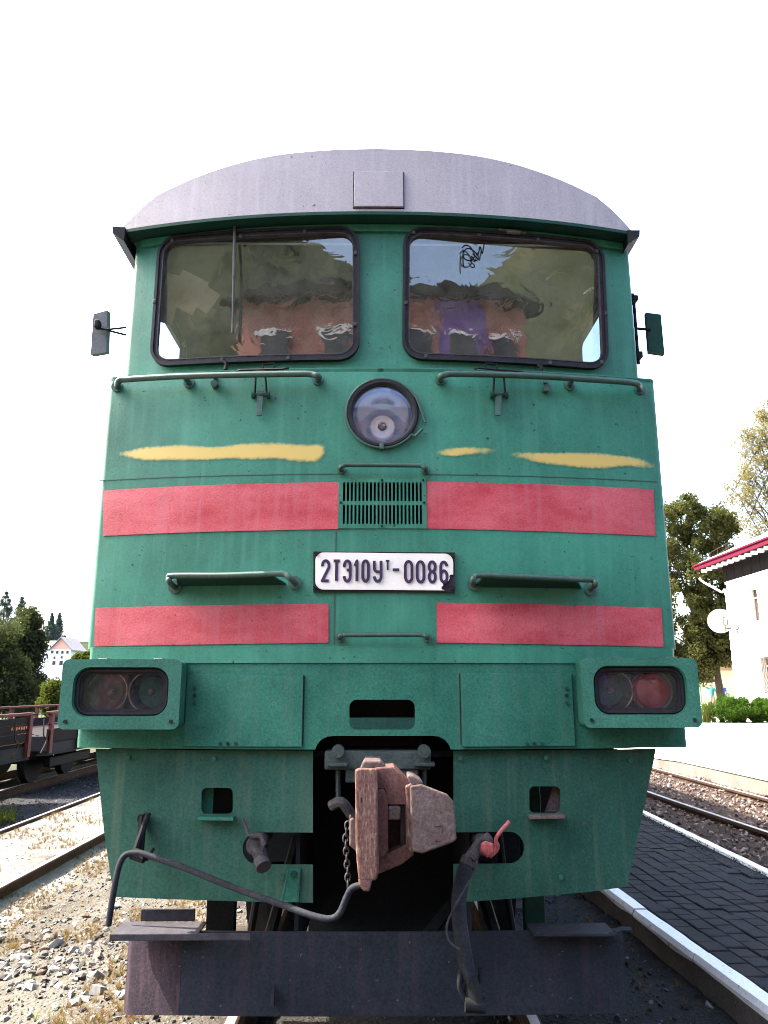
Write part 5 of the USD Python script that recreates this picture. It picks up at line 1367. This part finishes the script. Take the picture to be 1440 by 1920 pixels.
def tree(name, label, cat, base, lobes, leafmat, rng, nclump=60, clump=0.6, per=160, size=0.12, trunk_r=0.2, limbs=10, group=None, trunk_top=None):
    t = thing(name, label, cat, base, group=group)
    C, R = crown_clumps(rng, lobes, nclump, clump)
    top = np.mean([c for c, _ in lobes], 0) if trunk_top is None else np.array(trunk_top, float)
    b = np.array(base, float)
    mid = b + (top - b) * 0.5 + [rng.uniform(-0.2, 0.2), rng.uniform(-0.2, 0.2), 0]
    tp = spline([b - [0, 0, 0.2], b + (mid - b) * 0.5, mid, top], 5)
    part('trunk', tube(tp, np.linspace(trunk_r, trunk_r * 0.25, len(tp)), 9), m_bark, t)
    for i in rng.choice(len(C), min(limbs, len(C)), replace=False):
        k = rng.integers(len(tp) // 3, len(tp))
        s = tp[k]
        e = C[i]
        m_ = (s + e) / 2 + [0, 0, 0.1 * np.linalg.norm(e - s)]
        sp_ = spline([s, m_, e], 5)
        part('limb', tube(sp_, np.linspace(trunk_r * 0.35, trunk_r * 0.07, len(sp_)), 6), m_bark, t)
    part('crown', leaves(rng, C, R, per, size), leafmat, t, smooth=False)
    return t


def pl(px, py, Yd, rpx):
    """lobe centred on a photograph point at the given distance; radius from pixels"""
    y = Yd + CAM[1]
    r = rpx / FPX * Yd
    return at_y(px, py, y), (r, r * 1.0, r)


rt = np.random.default_rng(21)
GL = -0.6
Yd = 33.0
tree('bushy_tree', 'tall dark bushy tree at the left edge behind the wagon', 'tree', (at_y(-5, 1300, Yd + CAM[1])[0], Yd + CAM[1], GL), [pl(-10, 1200, Yd, 42), pl(10, 1260, Yd, 48), pl(-40, 1270, Yd, 60), pl(22, 1310, Yd, 40)], m_leaf_left, rt, 110, 0.42, 170, 0.075, 0.16, group=None)
Yd = 36.0
tree('bushy_tree', 'rounded dark bushy tree left of the white gabled house', 'tree', (at_y(62, 1300, Yd + CAM[1])[0], Yd + CAM[1], GL), [pl(50, 1178, Yd, 30), pl(40, 1230, Yd, 36), pl(52, 1290, Yd, 32), pl(62, 1205, Yd, 16), pl(40, 1320, Yd, 34)], m_leaf_left, rt, 110, 0.42, 170, 0.075, 0.16)
Yd = 31.0
tree('leafy_bush', 'small yellow green bush below the white gabled house', 'bush', (at_y(104, 1330, Yd + CAM[1])[0], Yd + CAM[1], GL), [pl(98, 1292, Yd, 14), pl(106, 1315, Yd, 18), pl(90, 1320, Yd, 16)], m_leaf_yel, rt, 40, 0.26, 150, 0.055, 0.05)
Yd = 120.0
tree('leafy_bush', 'yellowing tree right of the white gabled house beside the locomotive', 'tree', (at_y(148, 1250, Yd + CAM[1])[0], Yd + CAM[1], 0.5), [pl(146, 1236, Yd, 7), pl(160, 1235, Yd, 10), pl(138, 1245, Yd, 6)], m_leaf_yel, rt, 40, 0.7, 120, 0.2, 0.15)


def spruce(label, px, top_py, Yd, half_px, group):
    y = Yd + CAM[1]
    top = at_y(px, top_py, y)
    t = thing('spruce', label, 'spruce', (top[0], y, -0.4), group=group)
    part('trunk', cyl([top[0], y, -0.5], top - [0, 0, 0.3], 0.22, 8, 0.03), m_bark, t)
    hgt = top[2] + 0.4
    w = half_px / FPX * Yd
    C, R = [], []
    for h in np.linspace(0.25, 0.995, 26):
        rad = w * (1 - h) / 0.17 + 0.04
        for a in rt.uniform(0, 2 * PI, max(3, int(5 + rad * 5))):
            rr = rad * rt.uniform(0.35, 1.0)
            C.append([top[0] + math.cos(a) * rr, y + math.sin(a) * rr, -0.4 + hgt * h - rr * 0.25]); R.append(0.16 * max(1, Yd / 120) + 0.16 * rad)
    part('crown', leaves(rt, C, np.array(R), 26, 0.14 * max(1, Yd / 90), 0.6, 0.0), m_leaf_spruce, t, smooth=False)


for px, py, Yd, hp_, lb in ((12, 1111, 75, 17, 'tallest blue green spruce above the bushy trees at far left'), (42, 1121, 78, 12, 'second blue green spruce from the left above the bushy trees'), (98, 1151, 250, 9, 'thin spruce just left of the white house gable'), (112, 1150, 255, 8, 'thin spruce directly above the white house gable')):
    spruce(lb, px, py, Yd, hp_, 'spruces above the bushy trees')

# right side
Yd = 46.0
tree('broad_tree', 'large dense dark tree between the locomotive and the station building', 'tree', (at_y(1352, 1300, Yd + CAM[1])[0], Yd + CAM[1], 0.2),
     [pl(1275, 955, Yd, 46), pl(1250, 1000, Yd, 60), pl(1318, 985, Yd, 50), pl(1345, 1040, Yd, 46), pl(1275, 1060, Yd, 64), pl(1270, 1120, Yd, 64), pl(1335, 1110, Yd, 54), pl(1275, 1190, Yd, 62), pl(1335, 1180, Yd, 48), pl(1220, 1120, Yd, 60), pl(1305, 1225, Yd, 46), pl(1350, 1215, Yd, 30), pl(1365, 1060, Yd, 22), pl(1262, 1240, Yd, 40), pl(1310, 1245, Yd, 28), pl(1375, 1110, Yd, 24), pl(1372, 1160, Yd, 20), pl(1355, 985, Yd, 24)], m_leaf_dark, rt, 430, 0.48, 190, 0.10, 0.26, 16, trunk_top=at_y(1320, 1080, Yd + CAM[1]))
Yd = 44.0
tb = (at_y(1500, 1200, Yd + CAM[1])[0], Yd + CAM[1], 0.2)
tree('airy_tree', 'tall thin crowned tree with pale yellowing leaves behind the station roof', 'tree', tb,
     [pl(1425, 800, Yd, 34), pl(1440, 770, Yd, 24), pl(1412, 870, Yd, 30), pl(1445, 850, Yd, 30), pl(1400, 900, Yd, 20), pl(1425, 940, Yd, 34), pl(1465, 900, Yd, 50), pl(1480, 800, Yd, 60), pl(1385, 930, Yd, 26), pl(1405, 830, Yd, 22), pl(1420, 985, Yd, 30)], m_leaf_pale, rt, 170, 0.6, 75, 0.07, 0.24, 46, trunk_top=at_y(1470, 800, Yd + CAM[1]))
Yd = 34.0
for px, w, lb in ((1372, 44, 'long low green juniper hedge on the far side of the white platform'), (1437, 22, 'rounded juniper bush at the right edge of the picture')):
    c = at_y(px, 1330, Yd + CAM[1])
    t = thing('juniper_bush', lb, 'bush', (c[0], c[1], 0.2), group='juniper bushes before the station')
    r = w / FPX * Yd
    C, R = crown_clumps(rt, [(np.array([c[0] + k * r * 0.55, c[1], 0.72 if abs(k) < 1 else 0.6]), (r * 0.6, 0.8, 0.58)) for k in (-1, -0.2, 0.5, 1)], 130, 0.21)
    R = np.minimum(R, np.maximum(C[:, 2] - 0.22, 0.1))
    part('stem', join(*[cyl([c[0] + k * r * 0.6, c[1], 0.18], [c[0] + k * r * 0.7, c[1], 0.7], 0.05, 6) for k in (-0.8, 0, 0.8)]), m_bark, t, kind='stuff')
    part('foliage', leaves(rt, C, R, 110, 0.065, 0.5, 0.5), m_leaf_jun, t, smooth=False)
c = at_y(1318, 1330, 30.0)
t = thing('tall_weeds', 'clump of tall yellow green weeds between lamp housing and juniper hedge', 'weeds', (c[0], 30.0, 0.2))
part('stems', join(*[tuft(rt, 14, 1.0, 0.010, 0.25) for _ in range(1)]), m_leaf_yel, t, smooth=False) if False else None
V = [moved(tuft(rt, 10, 1.1, 0.012, 0.3), (c[0] + rt.uniform(-0.35, 0.35), 30.0 + rt.uniform(-0.3, 0.3), 0.2)) for _ in range(16)]
part('blades', join(*V), m_leaf_yel, t, smooth=False, kind='stuff')

# ================================================================== STATION BUILDING ON THE RIGHT
m_wall = coat('cream_plaster', (0.52, 0.465, 0.41), (0.58, 0.53, 0.475), rough=0.9, scale=0.8, fine=30, grain=0.06)
m_trim = coat('white_plaster', (0.74, 0.74, 0.72), (0.8, 0.8, 0.78), rough=0.85, scale=1.5, grain=0.05)
m_fascia = coat('crimson_fascia', (0.055, 0.002, 0.012), (0.08, 0.004, 0.018), spec=0.08, rough=0.7, scale=3, grain=0.2)
m_plank = coat('dark_planks', spec=0.12, c1=(0.005, 0.004, 0.0045), c2=(0.010, 0.008, 0.008), rough=0.8, scale=4, grain=0.4)
m_sheet = coat('pale_roof_sheet', (0.50, 0.52, 0.52), (0.60, 0.62, 0.61), rough=0.45, scale=1.5, metallic=0.2, grain=0.15)
m_iron = coat('wrought_iron', spec=0.12, c1=(0.05, 0.035, 0.03), c2=(0.09, 0.06, 0.05), rough=0.6, scale=10)
m_darkglass = mat('dark_window_glass', {'p': ('principled_bsdf', {'base_color': (0.03, 0.025, 0.025), 'roughness': 0.08})}, [])
m_frame = coat('window_frame_paint', (0.20, 0.15, 0.125), (0.27, 0.21, 0.175), rough=0.6, scale=4)
BX, BY0, BY1 = 18.5, 17.0, 36.3
bld = thing('station_building', 'cream two storey station building with crimson eaves at the right edge', 'building', (BX, BY1, 0.2))


def bwin(px, py0, py1, wy):
    a, b = at_x(px, py0, BX), at_x(px, py1, BX)
    return a[1] - wy / 2, a[1] + wy / 2, b[2], a[2]


W1 = bwin(1412, 1105, 1166, 0.85)
W2 = bwin(1436, 1232, 1302, 0.9)
wins = [W1, W2] + [(yc - 0.45, yc + 0.45, W1[2], W1[3]) for yc in (30.0, 27.0, 24.0, 21.0)] + [(yc - 0.45, yc + 0.45, W2[2], W2[3]) for yc in (28.5, 25.0, 21.0)]
wall = bx(BX, BX + 11, BY0, BY1, 0.2, 7.25)
wm = M3.cube([11, BY1 - BY0, 7.05]).translate([BX, BY0, 0.2])
for w in wins:
    wm = wm - M3.cube([0.44, w[1] - w[0], w[3] - w[2]]).translate([BX - 0.1, w[0], w[2]])
part('wall', wm, m_wall, bld, smooth=False)
for i, w in enumerate(wins):
    wi = part('window', bx(BX + 0.22, BX + 0.225, w[0], w[1], w[2], w[3]), m_darkglass, bld, smooth=False)
    ym = w[0] + 0.62 * (w[1] - w[0])
    part('frame', bx(BX + 0.17, BX + 0.215, w[0], w[0] + 0.07, w[2], w[3]), m_frame, wi, smooth=False)
    part('frame', bx(BX + 0.17, BX + 0.215, w[1] - 0.07, w[1], w[2], w[3]), m_frame, wi, smooth=False)
    part('frame', bx(BX + 0.165, BX + 0.21, w[0], w[1], w[3] - 0.45, w[3] - 0.38), m_frame, wi, smooth=False)
    part('sill', bx(BX - 0.09, BX + 0.1, w[0] - 0.12, w[1] + 0.12, w[2] - 0.10, w[2] - 0.002), m_trim, wi, smooth=False)
    for y0_, y1_, z0_, z1_ in ((w[0] - 0.22, w[0] - 0.004, w[2], w[3] + 0.2), (w[1] + 0.004, w[1] + 0.22, w[2], w[3] + 0.2), (w[0], w[1], w[3] + 0.004, w[3] + 0.2)):
        part('surround', bx(BX - 0.045, BX + 0.05, y0_, y1_, z0_, z1_), m_trim, wi, smooth=False)
    if i == 1:
        for k in np.linspace(0.05, 0.95, 6):
            yv = w[0] + k * (w[1] - w[0])
            part('grille_bar', tube(spline([[BX - 0.05, yv, w[3]], [BX - 0.05, yv, (w[2] + w[3]) / 2], [BX - 0.22, yv, w[2] + 0.45], [BX - 0.10, yv, w[2] + 0.05]], 5), 0.014, 6), m_iron, wi)
        for zz in (w[2] + 0.08, w[2] + 0.9, w[3] - 0.1):
            part('grille_bar', bx(BX - 0.065, BX - 0.045, w[0], w[1], zz, zz + 0.02), m_iron, wi, smooth=False)
part('string_course', bx(BX - 0.07, BX + 0.1, BY0, BY1 + 0.05, 3.42, 3.56), m_trim, bld, smooth=False)
part('cornice', join(bx(BX - 0.10, BX + 0.1, BY0, BY1 + 0.1, 6.98, 7.10), bx(BX - 0.06, BX + 0.1, BY0, BY1 + 0.06, 6.85, 6.979)), m_trim, bld, smooth=False)
part('corner_quoin', bx(BX - 0.05, BX + 0.6, BY1 - 0.55, BY1 + 0.05, 0.2, 6.84), m_trim, bld, smooth=False)
part('downspout', tube(spline([at_y(1311, 1084, 37.55), at_y(1320, 1092, 37.4), at_y(1352, 1110, 36.6), [BX - 0.09, 36.38, 6.2], [BX - 0.09, 36.38, 0.3]], 6), 0.055, 10), m_trim, bld)
FX = 17.35
for k, yv in enumerate(np.arange(24, 36.3, 0.45)):
    part('frieze_plank', bx(BX - 0.06 - 0.012 * (k % 2), BX + 0.05, yv, yv + 0.44, 7.12, 7.92), m_plank, bld, smooth=False)
part('soffit', bx(FX + 0.05, BX + 11.2, BY0 - 1, BY1 + 1.1, 7.93, 7.97), m_plank, bld, smooth=False)
part('frieze_end', bx(BX, BX + 11, BY1 - 0.02, BY1 + 0.03, 7.26, 7.92), m_plank, bld, smooth=False)
for yv in np.arange(25.0, 37.2, 0.62):
    part('rafter_tail', bx(FX + 0.09, FX + 0.35, yv, yv + 0.13, 7.70, 7.86), m_trim, bld, smooth=False)
part('fascia', join(bx(FX - 0.04, FX + 0.04, BY0 - 1, BY1 + 1.2, 7.88, 8.06), bx(FX - 0.10, FX + 0.02, BY0 - 1, BY1 + 1.25, 8.09, 8.17)), m_fascia, bld, smooth=False)
part('fascia', bx(FX + 0.045, BX + 11.2, BY1 + 1.14, BY1 + 1.2, 7.9, 8.10), m_fascia, bld, smooth=False)
rz, rx_ = 11.2, BX + 5.5
e = [(FX - 0.05, BY0 - 1, 8.18), (FX - 0.05, BY1 + 1.2, 8.18), (BX + 12, BY1 + 1.2, 8.18), (BX + 12, BY0 - 1, 8.18), (rx_, BY0 + 5, rz), (rx_, BY1 - 5, rz)]
rv = np.array(e + [(a, b, c - 0.06) for a, b, c in e], float)
rf = [[0, 1, 5], [0, 5, 4], [1, 2, 5], [2, 3, 4], [2, 4, 5], [3, 0, 4]]
rf = rf + [[a + 6, c + 6, b + 6] for a, b, c in rf] + [[0, 6, 7], [0, 7, 1], [1, 7, 8], [1, 8, 2], [2, 8, 9], [2, 9, 3], [3, 9, 6], [3, 6, 0]]
roof = part('roof', (rv, np.array(rf)[:, ::-1]), m_sheet, bld, smooth=False)
for yv in np.arange(24, 35.5, 0.6):
    q1 = np.array([FX - 0.05, yv, 8.19]); q2 = np.array([rx_, yv, rz + 0.01])
    f_ = min(1.0, (BY1 + 1.2 - yv) / 6.2)
    part('seam', tube([q1, q1 + (q2 - q1) * f_], 0.02, 4), m_sheet, roof)
for a0, a1 in (((1321, 1067), (1320, 1043)), ((1332, 1058), (1331, 1035)), ((1346, 1050), (1345, 1028)), ((1362, 1041), (1361, 1019)), ((1382, 1031), (1380, 1007))):
    p0, p1 = at_y(*a0, 37.4), at_y(*a1, 37.4)
    part('roof_rail_post', cyl(p0, p1, 0.014, 6), m_iron, roof)
for (a, b), (c_, d) in (((1320, 1043), (1392, 1002)), ((1320, 1054), (1380, 1018))):
    part('roof_rail', cyl(at_y(a, b, 37.4), at_y(c_, d, 37.4), 0.014, 6), m_iron, roof)

# satellite dish on the corner of the wall
dc = at_y(1351, 1165, 35.6)
m_dish = coat('dish_paint', (0.26, 0.265, 0.27), (0.32, 0.325, 0.33), rough=0.6, scale=2, grain=0.1)
dish = thing('satellite_dish', 'large white satellite dish fixed to the corner of the station wall', 'satellite dish', dc)
prof = [(r, 0.10 * (r / 0.62) ** 2) for r in np.linspace(0.0, 0.62, 12)]
v, f = revolve_y(prof + [(0.625, 0.10), (0.62, 0.115)] + [(r, 0.10 * (r / 0.62) ** 2 + 0.015) for r in np.linspace(0.60, 0.0, 10)], (0, 0, 0), 36)
v = v @ trimesh.transformations.euler_matrix(0.25, 0, -0.35)[:3, :3].T
part('bowl', (v + dc, f), m_dish, dish)
part('mount', join(*[cyl(dc + np.array(a), dc + np.array(b), 0.018, 6) for a, b in (((0.1, -0.1, 0.2), (0.1, -0.12, -0.2)), ((0.3, -0.1, 0.2), (0.3, -0.12, -0.2)), ((0.1, -0.1, 0.2), (0.3, -0.1, 0.2)), ((0.1, -0.12, -0.2), (0.3, -0.12, -0.2)), ((0.18, -0.1, -0.2), (0.18, -0.05, -0.55)))]), m_iron, dish)
part('arm', join(cyl(dc + [0.18, -0.05, -0.35], [BX - 0.01, dc[1] + 0.0, dc[2] - 0.42], 0.025, 8), cyl([BX - 0.02, dc[1] - 0.2, dc[2] - 0.15], [BX - 0.02, dc[1] + 0.2, dc[2] - 0.65], 0.02, 6)), m_iron, dish)

# ---- behind: pale green house, parasol, two people
m_pgreen = coat('pale_green_plaster', (0.25, 0.36, 0.18), (0.30, 0.41, 0.22), rough=0.9, scale=1, grain=0.06)
m_orangeroof = coat('orange_roof', (0.13, 0.07, 0.035), (0.17, 0.095, 0.05), rough=0.8, scale=2)
hx = at_y(1300, 1300, 66.0)[0]
hs_ = thing('garden_house', 'low pale green house with orange roof edge behind the tree trunk', 'house', (hx + 4.5, 66.0, 0.2))
part('wall', bx(hx, hx + 12, 66.0, 72.0, 0.2, 3.2), m_pgreen, hs_, smooth=False)
part('roof', ext_y(Polygon([(hx - 0.4, 3.2), (hx + 12.4, 3.2), (hx + 12.4, 3.7), (hx + 6, 6.2), (hx - 0.4, 3.7)]), 65.6, 72.4), m_orangeroof, hs_, smooth=False)
part('door', bx(hx + 7.5, hx + 8.5, 65.96, 66.03, 0.2, 2.3), m_plank, hs_, smooth=False)
m_parasol = coat('brown_canvas', (0.04, 0.008, 0.009), (0.07, 0.015, 0.015), rough=0.9, scale=3)
pc = at_y(1312, 1275, 55.0)
pa = thing('parasol', 'dark red brown garden parasol beside the tree trunk', 'parasol', (pc[0], 55.0, 0.2))
part('pole', cyl([pc[0], 55.0, 0.2], [pc[0], 55.0, 3.1], 0.025, 8), m_iron, pa)
ang = np.linspace(0, 2 * PI, 9)[:-1]
v = np.array([[pc[0], 55.0, 3.05]] + [[pc[0] + 1.25 * math.cos(a), 55 + 1.25 * math.sin(a), 2.25] for a in ang] + [[pc[0] + 1.25 * math.cos(a), 55 + 1.25 * math.sin(a), 2.08] for a in ang])
f = [[0, 1 + i, 1 + (i + 1) % 8] for i in range(8)] + [q for i in range(8) for q in ([1 + i, 9 + i, 9 + (i + 1) % 8], [1 + i, 9 + (i + 1) % 8, 1 + (i + 1) % 8])]
part('canopy', (v, np.array(f)), m_parasol, pa, smooth=False)
for a in ang:
    part('rib', cyl([pc[0], 55, 2.55], [pc[0] + 0.8 * math.cos(a), 55 + 0.8 * math.sin(a), 2.5], 0.01, 5), m_iron, pa)

m_skin = mat('skin', {'p': ('principled_bsdf', {'base_color': (0.22, 0.12, 0.085), 'roughness': 0.6})}, [])
m_hair = mat('dark_hair', {'p': ('principled_bsdf', {'base_color': (0.02, 0.014, 0.012), 'roughness': 0.6})}, [])


def cloth(name, c):
    return coat(name, tuple(v * 0.85 for v in c), c, rough=0.9, scale=8, grain=0.15)


def person(label, loc, rz, shirt, trousers, raised):
    t = thing('person', label, 'person', loc)
    rot = trimesh.transformations.euler_matrix(0, 0, rz)[:3, :3]
    G = lambda p: np.array(p) @ rot.T + np.array(loc)
    hip, chest, neck, head = [0, 0, 0.95], [0, 0, 1.32], [0, 0, 1.50], [0, 0.02, 1.63]
    arms = []
    for s in (-1, 1):
        sh = [s * 0.19, 0, 1.43]
        if raised and s == 1:
            arms.append([(sh, 0.055), ([0.42, 0.1, 1.52], 0.042), ([0.16, 0.14, 1.72], 0.032), ([0.08, 0.13, 1.76], 0.03)])
        else:
            arms.append([(sh, 0.055), ([s * 0.25, -0.03, 1.15], 0.042), ([s * 0.24, 0.1, 0.92], 0.032), ([s * 0.23, 0.13, 0.84], 0.034)])
    legs = [[([s * 0.09, 0, 0.93], 0.095), ([s * 0.1, 0.02, 0.5], 0.06), ([s * 0.1, -0.02, 0.09], 0.042), ([s * 0.11, 0.13, 0.045], 0.04)] for s in (-1, 1)]
    body = [[(hip, 0.13), (chest, 0.14), ([0, 0, 1.42], 0.11), (neck, 0.055), (head, 0.09), ([0, 0.02, 1.68], 0.088)], [([-0.17, 0, 1.43], 0.06), ([0.17, 0, 1.43], 0.06)], [(head, 0.085), ([0, 0.085, 1.60], 0.03)], [([0, 0.1, 1.64], 0.018), ([0, 0.115, 1.625], 0.016)]] + arms + legs
    mv = hullchain([[(G(p), r) for p, r in c_] for c_ in body], 10)
    m_ = trimesh.Trimesh(*vf(mv.refine_to_length(0.04)))
    trimesh.smoothing.filter_taubin(m_, iterations=6)
    part('body', m_, m_skin, t, smooth=True)
    part('shirt', hullchain([[(G(p), r) for p, r in c_] for c_ in ([[(np.array(hip) + [0, 0, -0.03], 0.148), (chest, 0.16), ([0, 0, 1.43], 0.115)], [([-0.18, 0, 1.43], 0.07), ([0.18, 0, 1.43], 0.07)]] + [[(np.array(c2[0][0]), 0.068), (np.array(c2[0][0]) * 0.4 + np.array(c2[1][0]) * 0.6, 0.06)] for c2 in arms])], 10), shirt, t, smooth=True)
    part('trousers', hullchain([[(G(p), r) for p, r in c_] for c_ in [[([s * 0.09, 0, 0.93], 0.11), ([s * 0.1, 0.02, 0.5], 0.075), ([s * 0.1, -0.02, 0.12], 0.06)] for s in (-1, 1)]], 10), trousers, t, smooth=True)
    part('hair', hullchain([[(G([0, -0.015, 1.68]), 0.098), (G([0, -0.04, 1.62]), 0.09)]], 10), m_hair, t, smooth=True)
    for s in (-1, 1):
        part('shoe', hullchain([[(G([s * 0.1, -0.03, 0.05]), 0.05), (G([s * 0.11, 0.15, 0.04]), 0.042)]], 8), m_hair, t, smooth=True)
    return t


p1 = at_y(1335, 1300, 53.5)
person('dark haired person in a teal shirt with one arm raised', (p1[0], 53.5, 0.2), 2.4, cloth('teal_shirt', (0.01, 0.10, 0.10)), cloth('pink_trousers', (0.2, 0.09, 0.08)), True)
p2 = at_y(1355, 1300, 50.5)
person('person in a bright blue shirt before the tree trunk', (p2[0], 39.0, 0.2) if False else (p2[0], 50.5, 0.2), 2.9, cloth('blue_shirt', (0.015, 0.04, 0.25)), cloth('dark_trousers', (0.03, 0.03, 0.06)), False)

# ================================================================== FAR LEFT: HOUSE AND HILL
m_white_h = coat('whitewash', (0.62, 0.62, 0.66), (0.68, 0.68, 0.72), rough=0.9, scale=0.2, grain=0.05)
m_pink = coat('pink_gable_boards', (0.50, 0.26, 0.19), (0.56, 0.31, 0.24), rough=0.9, scale=0.3, grain=0.1)
m_slate = coat('grey_tiles', (0.20, 0.18, 0.18), (0.28, 0.25, 0.25), rough=0.8, scale=0.5)
HY = 226.0
a, b, ap = at_y(94, 1218, HY), at_y(133, 1218, HY), at_y(115, 1196, HY)
fh = thing('gabled_house', 'white house with pink gable rising behind the bushy trees', 'house', ((a[0] + b[0]) / 2, HY, 2.0))
part('wall', bx(a[0], b[0], HY, HY + 12, 1.0, a[2]), m_white_h, fh, smooth=False)
part('wall', bx(a[0] - 9, a[0], HY + 3, HY + 12, 1.0, a[2] + 0.4), m_white_h, fh, smooth=False, label='lower side wing')
part('gable', ext_y(Polygon([(a[0], a[2]), (b[0], b[2]), (ap[0], ap[2] - 0.2)]), HY, HY + 0.3), m_pink, fh, smooth=False)
part('roof', ext_y(Polygon([(a[0] - 0.5, a[2] - 0.35), (ap[0], ap[2]), (b[0] + 0.5, b[2] - 0.35), (b[0] + 0.5, b[2] - 0.05), (ap[0], ap[2] + 0.4), (a[0] - 0.5, a[2] - 0.05)]), HY - 0.4, HY + 12), m_slate, fh, smooth=False)
part('roof', ext_x(Polygon([(HY + 2.5, a[2] + 0.4), (HY + 12.3, a[2] + 0.4), (HY + 7.5, a[2] + 3.0)]), a[0] - 9.3, a[0] + 0.5), m_slate, fh, smooth=False, label='roof of the side wing')
for px, py, s in ((98, 1222.5, 0.35), (107.5, 1223, 0.35), (117, 1223, 0.35), (126.5, 1223, 0.35), (102, 1233, 0.3), (115.5, 1232.5, 0.3), (101, 1243, 0.45), (114.5, 1243, 0.5)):
    c = at_y(px, py, HY)
    part('window', bx(c[0] - s, c[0] + s, HY - 0.06, HY + 0.05, c[2] - s * 1.2, c[2] + s * 1.2), m_darkglass, fh, smooth=False)

m_hill = mat('wooded_hillside', {'g': ('geometry', {}), 'n': ('noise_texture', {'scale': 0.06, 'detail': 8.0, 'roughness': 0.7}), 'r': ('rgb_ramp', {'ramp': [(0.3, (0.018, 0.026, 0.015)), (0.55, (0.04, 0.047, 0.028)), (0.75, (0.085, 0.08, 0.05))]}),
                                 'p': ('principled_bsdf', {'roughness': 1.0, 'specular_ior_level': 0.0})}, [('g.position', 'n.vector'), ('n.fac', 'r.fac'), ('r.color', 'p.base_color')])


def hill(name, x0, x1, y0, y1, hfun, n=90, m=60, mat_=None):
    xs_, ys_ = np.linspace(x0, x1, n), np.linspace(y0, y1, m)
    X_, Y_ = np.meshgrid(xs_, ys_)
    Z_ = hfun(X_, Y_)
    i = np.arange(n * m).reshape(m, n)
    f = np.stack([i[:-1, :-1], i[:-1, 1:], i[1:, 1:], i[1:, :-1]], -1).reshape(-1, 4)
    return part(name, (np.c_[X_.ravel(), Y_.ravel(), Z_.ravel()], f), mat_ or m_hill, smooth=False, kind='structure')


def h1(x, y):
    r = np.clip(1 - ((x + 150) / 420) ** 2, 0, 1) * np.clip((y - 330) / 230, 0, 1) * np.clip((760 - y) / 120, 0, 1)
    return -3 + r * (36 + 6 * (meshkit.fbm(np.stack([x / 60, y / 60, 0 * x], -1), 3, 2) - 0.5)) + r * 3.0 * meshkit.noise(np.stack([x / 5, y / 5, 0 * x], -1), 4)


hill('far_hill', -560, 260, 330, 760, h1, 160, 70)

# ================================================================== BEHIND THE CAMERA (seen mirrored in the glass)
def h2(x, y):
    d = np.clip((-52 - y) / 75, 0, 1)
    d = d * d * (3 - 2 * d)
    crest = np.interp(x, [-160, -70, -40, -33, -10, 27, 36, 52, 160], [70, 68, 66, 60, 44, 38, 50, 66, 74])
    return -1.2 + d * (crest + 9 * (meshkit.fbm(np.stack([x / 16, y / 16, 0 * x], -1), 3, 8) - 0.5)) + d * 4.0 * meshkit.fbm(np.stack([x / 3.0, y / 3.0, 0 * x], -1), 2, 14)


hill('valley_hill', -170, 170, -150, -52, h2, 170, 70)
m_brick = mat('red_brick_far', {'g': ('geometry', {}), 'sx': ('separate_xyz', {}), 'cx': ('combine_xyz', {}), 'b': ('brick_texture', {'color1': (0.30, 0.07, 0.045), 'color2': (0.42, 0.12, 0.08), 'mortar': (0.35, 0.28, 0.24), 'scale': 4.0, 'mortar_size': 0.03}),
                                'p': ('principled_bsdf', {'roughness': 0.9})}, [('g.position', 'sx.vector'), ('sx.x', 'cx.x'), ('sx.z', 'cx.y'), ('cx.vector', 'b.vector'), ('b.color', 'p.base_color')])
rb = thing('red_building', 'red brick building facing the locomotive, mirrored in its windscreens', 'building', (0, -18, -0.3))
part('wall', bx(-7.6, 7.8, -26.0, -18.0, -0.4, 10.6), m_brick, rb, smooth=False)
part('roof', ext_y(Polygon([(-8.0, 10.6), (8.2, 10.6), (7.0, 11.0), (-6.8, 11.0)]), -26.4, -17.6), m_plank, rb, smooth=False)
m_violet = coat('violet_tint', (0.12, 0.05, 0.26), (0.2, 0.09, 0.34), rough=0.9, scale=1)
part('painted_bay', bx(5.0, 6.4, -18.0, -17.95, -0.3, 10.5), m_violet, rb, smooth=False)  # added panel, there to mirror a violet tint in the right windscreen
for zz in (0.8, 3.2, 5.6, 8.0):
    for xx in (-6.4, -4.4, -2.0, 0.2, 2.4, 4.2, 5.7, 7.0):
        w = part('window', bx(xx - 0.45, xx + 0.45, -17.95, -17.92, zz, zz + 1.5), m_darkglass, rb, smooth=False)
        part('lintel', bx(xx - 0.52, xx + 0.52, -17.95, -17.89, zz + 1.502, zz + 1.62), m_trim, w, smooth=False)
        part('sill', bx(xx - 0.52, xx + 0.52, -17.95, -17.89, zz - 0.12, zz - 0.002), m_trim, w, smooth=False)
for i, (xx, yy_, hh, lf, lb) in enumerate(((-10.5, -15, 7.8, m_leaf_dark, 'dark tree left of the red building mirrored in the left windscreen'), (11.5, -15.5, 7.6, m_leaf_yel, 'yellowing tree right of the red building mirrored in the right windscreen'), (16.5, -22, 12.5, m_leaf_dark, 'tall dark tree mirrored at the right of the right windscreen'), (-24, -36, 15, m_leaf_left, 'tall tree mirrored at the left edge of the left windscreen'))):
    b_ = np.array([xx, yy_, -0.5])
    tree('bushy_tree', lb, 'tree', b_, [(b_ + [0, 0, hh * 0.65], (hh * 0.3, hh * 0.3, hh * 0.33)), (b_ + [hh * 0.15, 0, hh * 0.45], (hh * 0.25, hh * 0.25, hh * 0.2)), (b_ + [-hh * 0.15, 0.5, hh * 0.5], (hh * 0.25, hh * 0.25, hh * 0.2))], lf, rt, 90, 0.9, 70, 0.2, 0.25, 6)
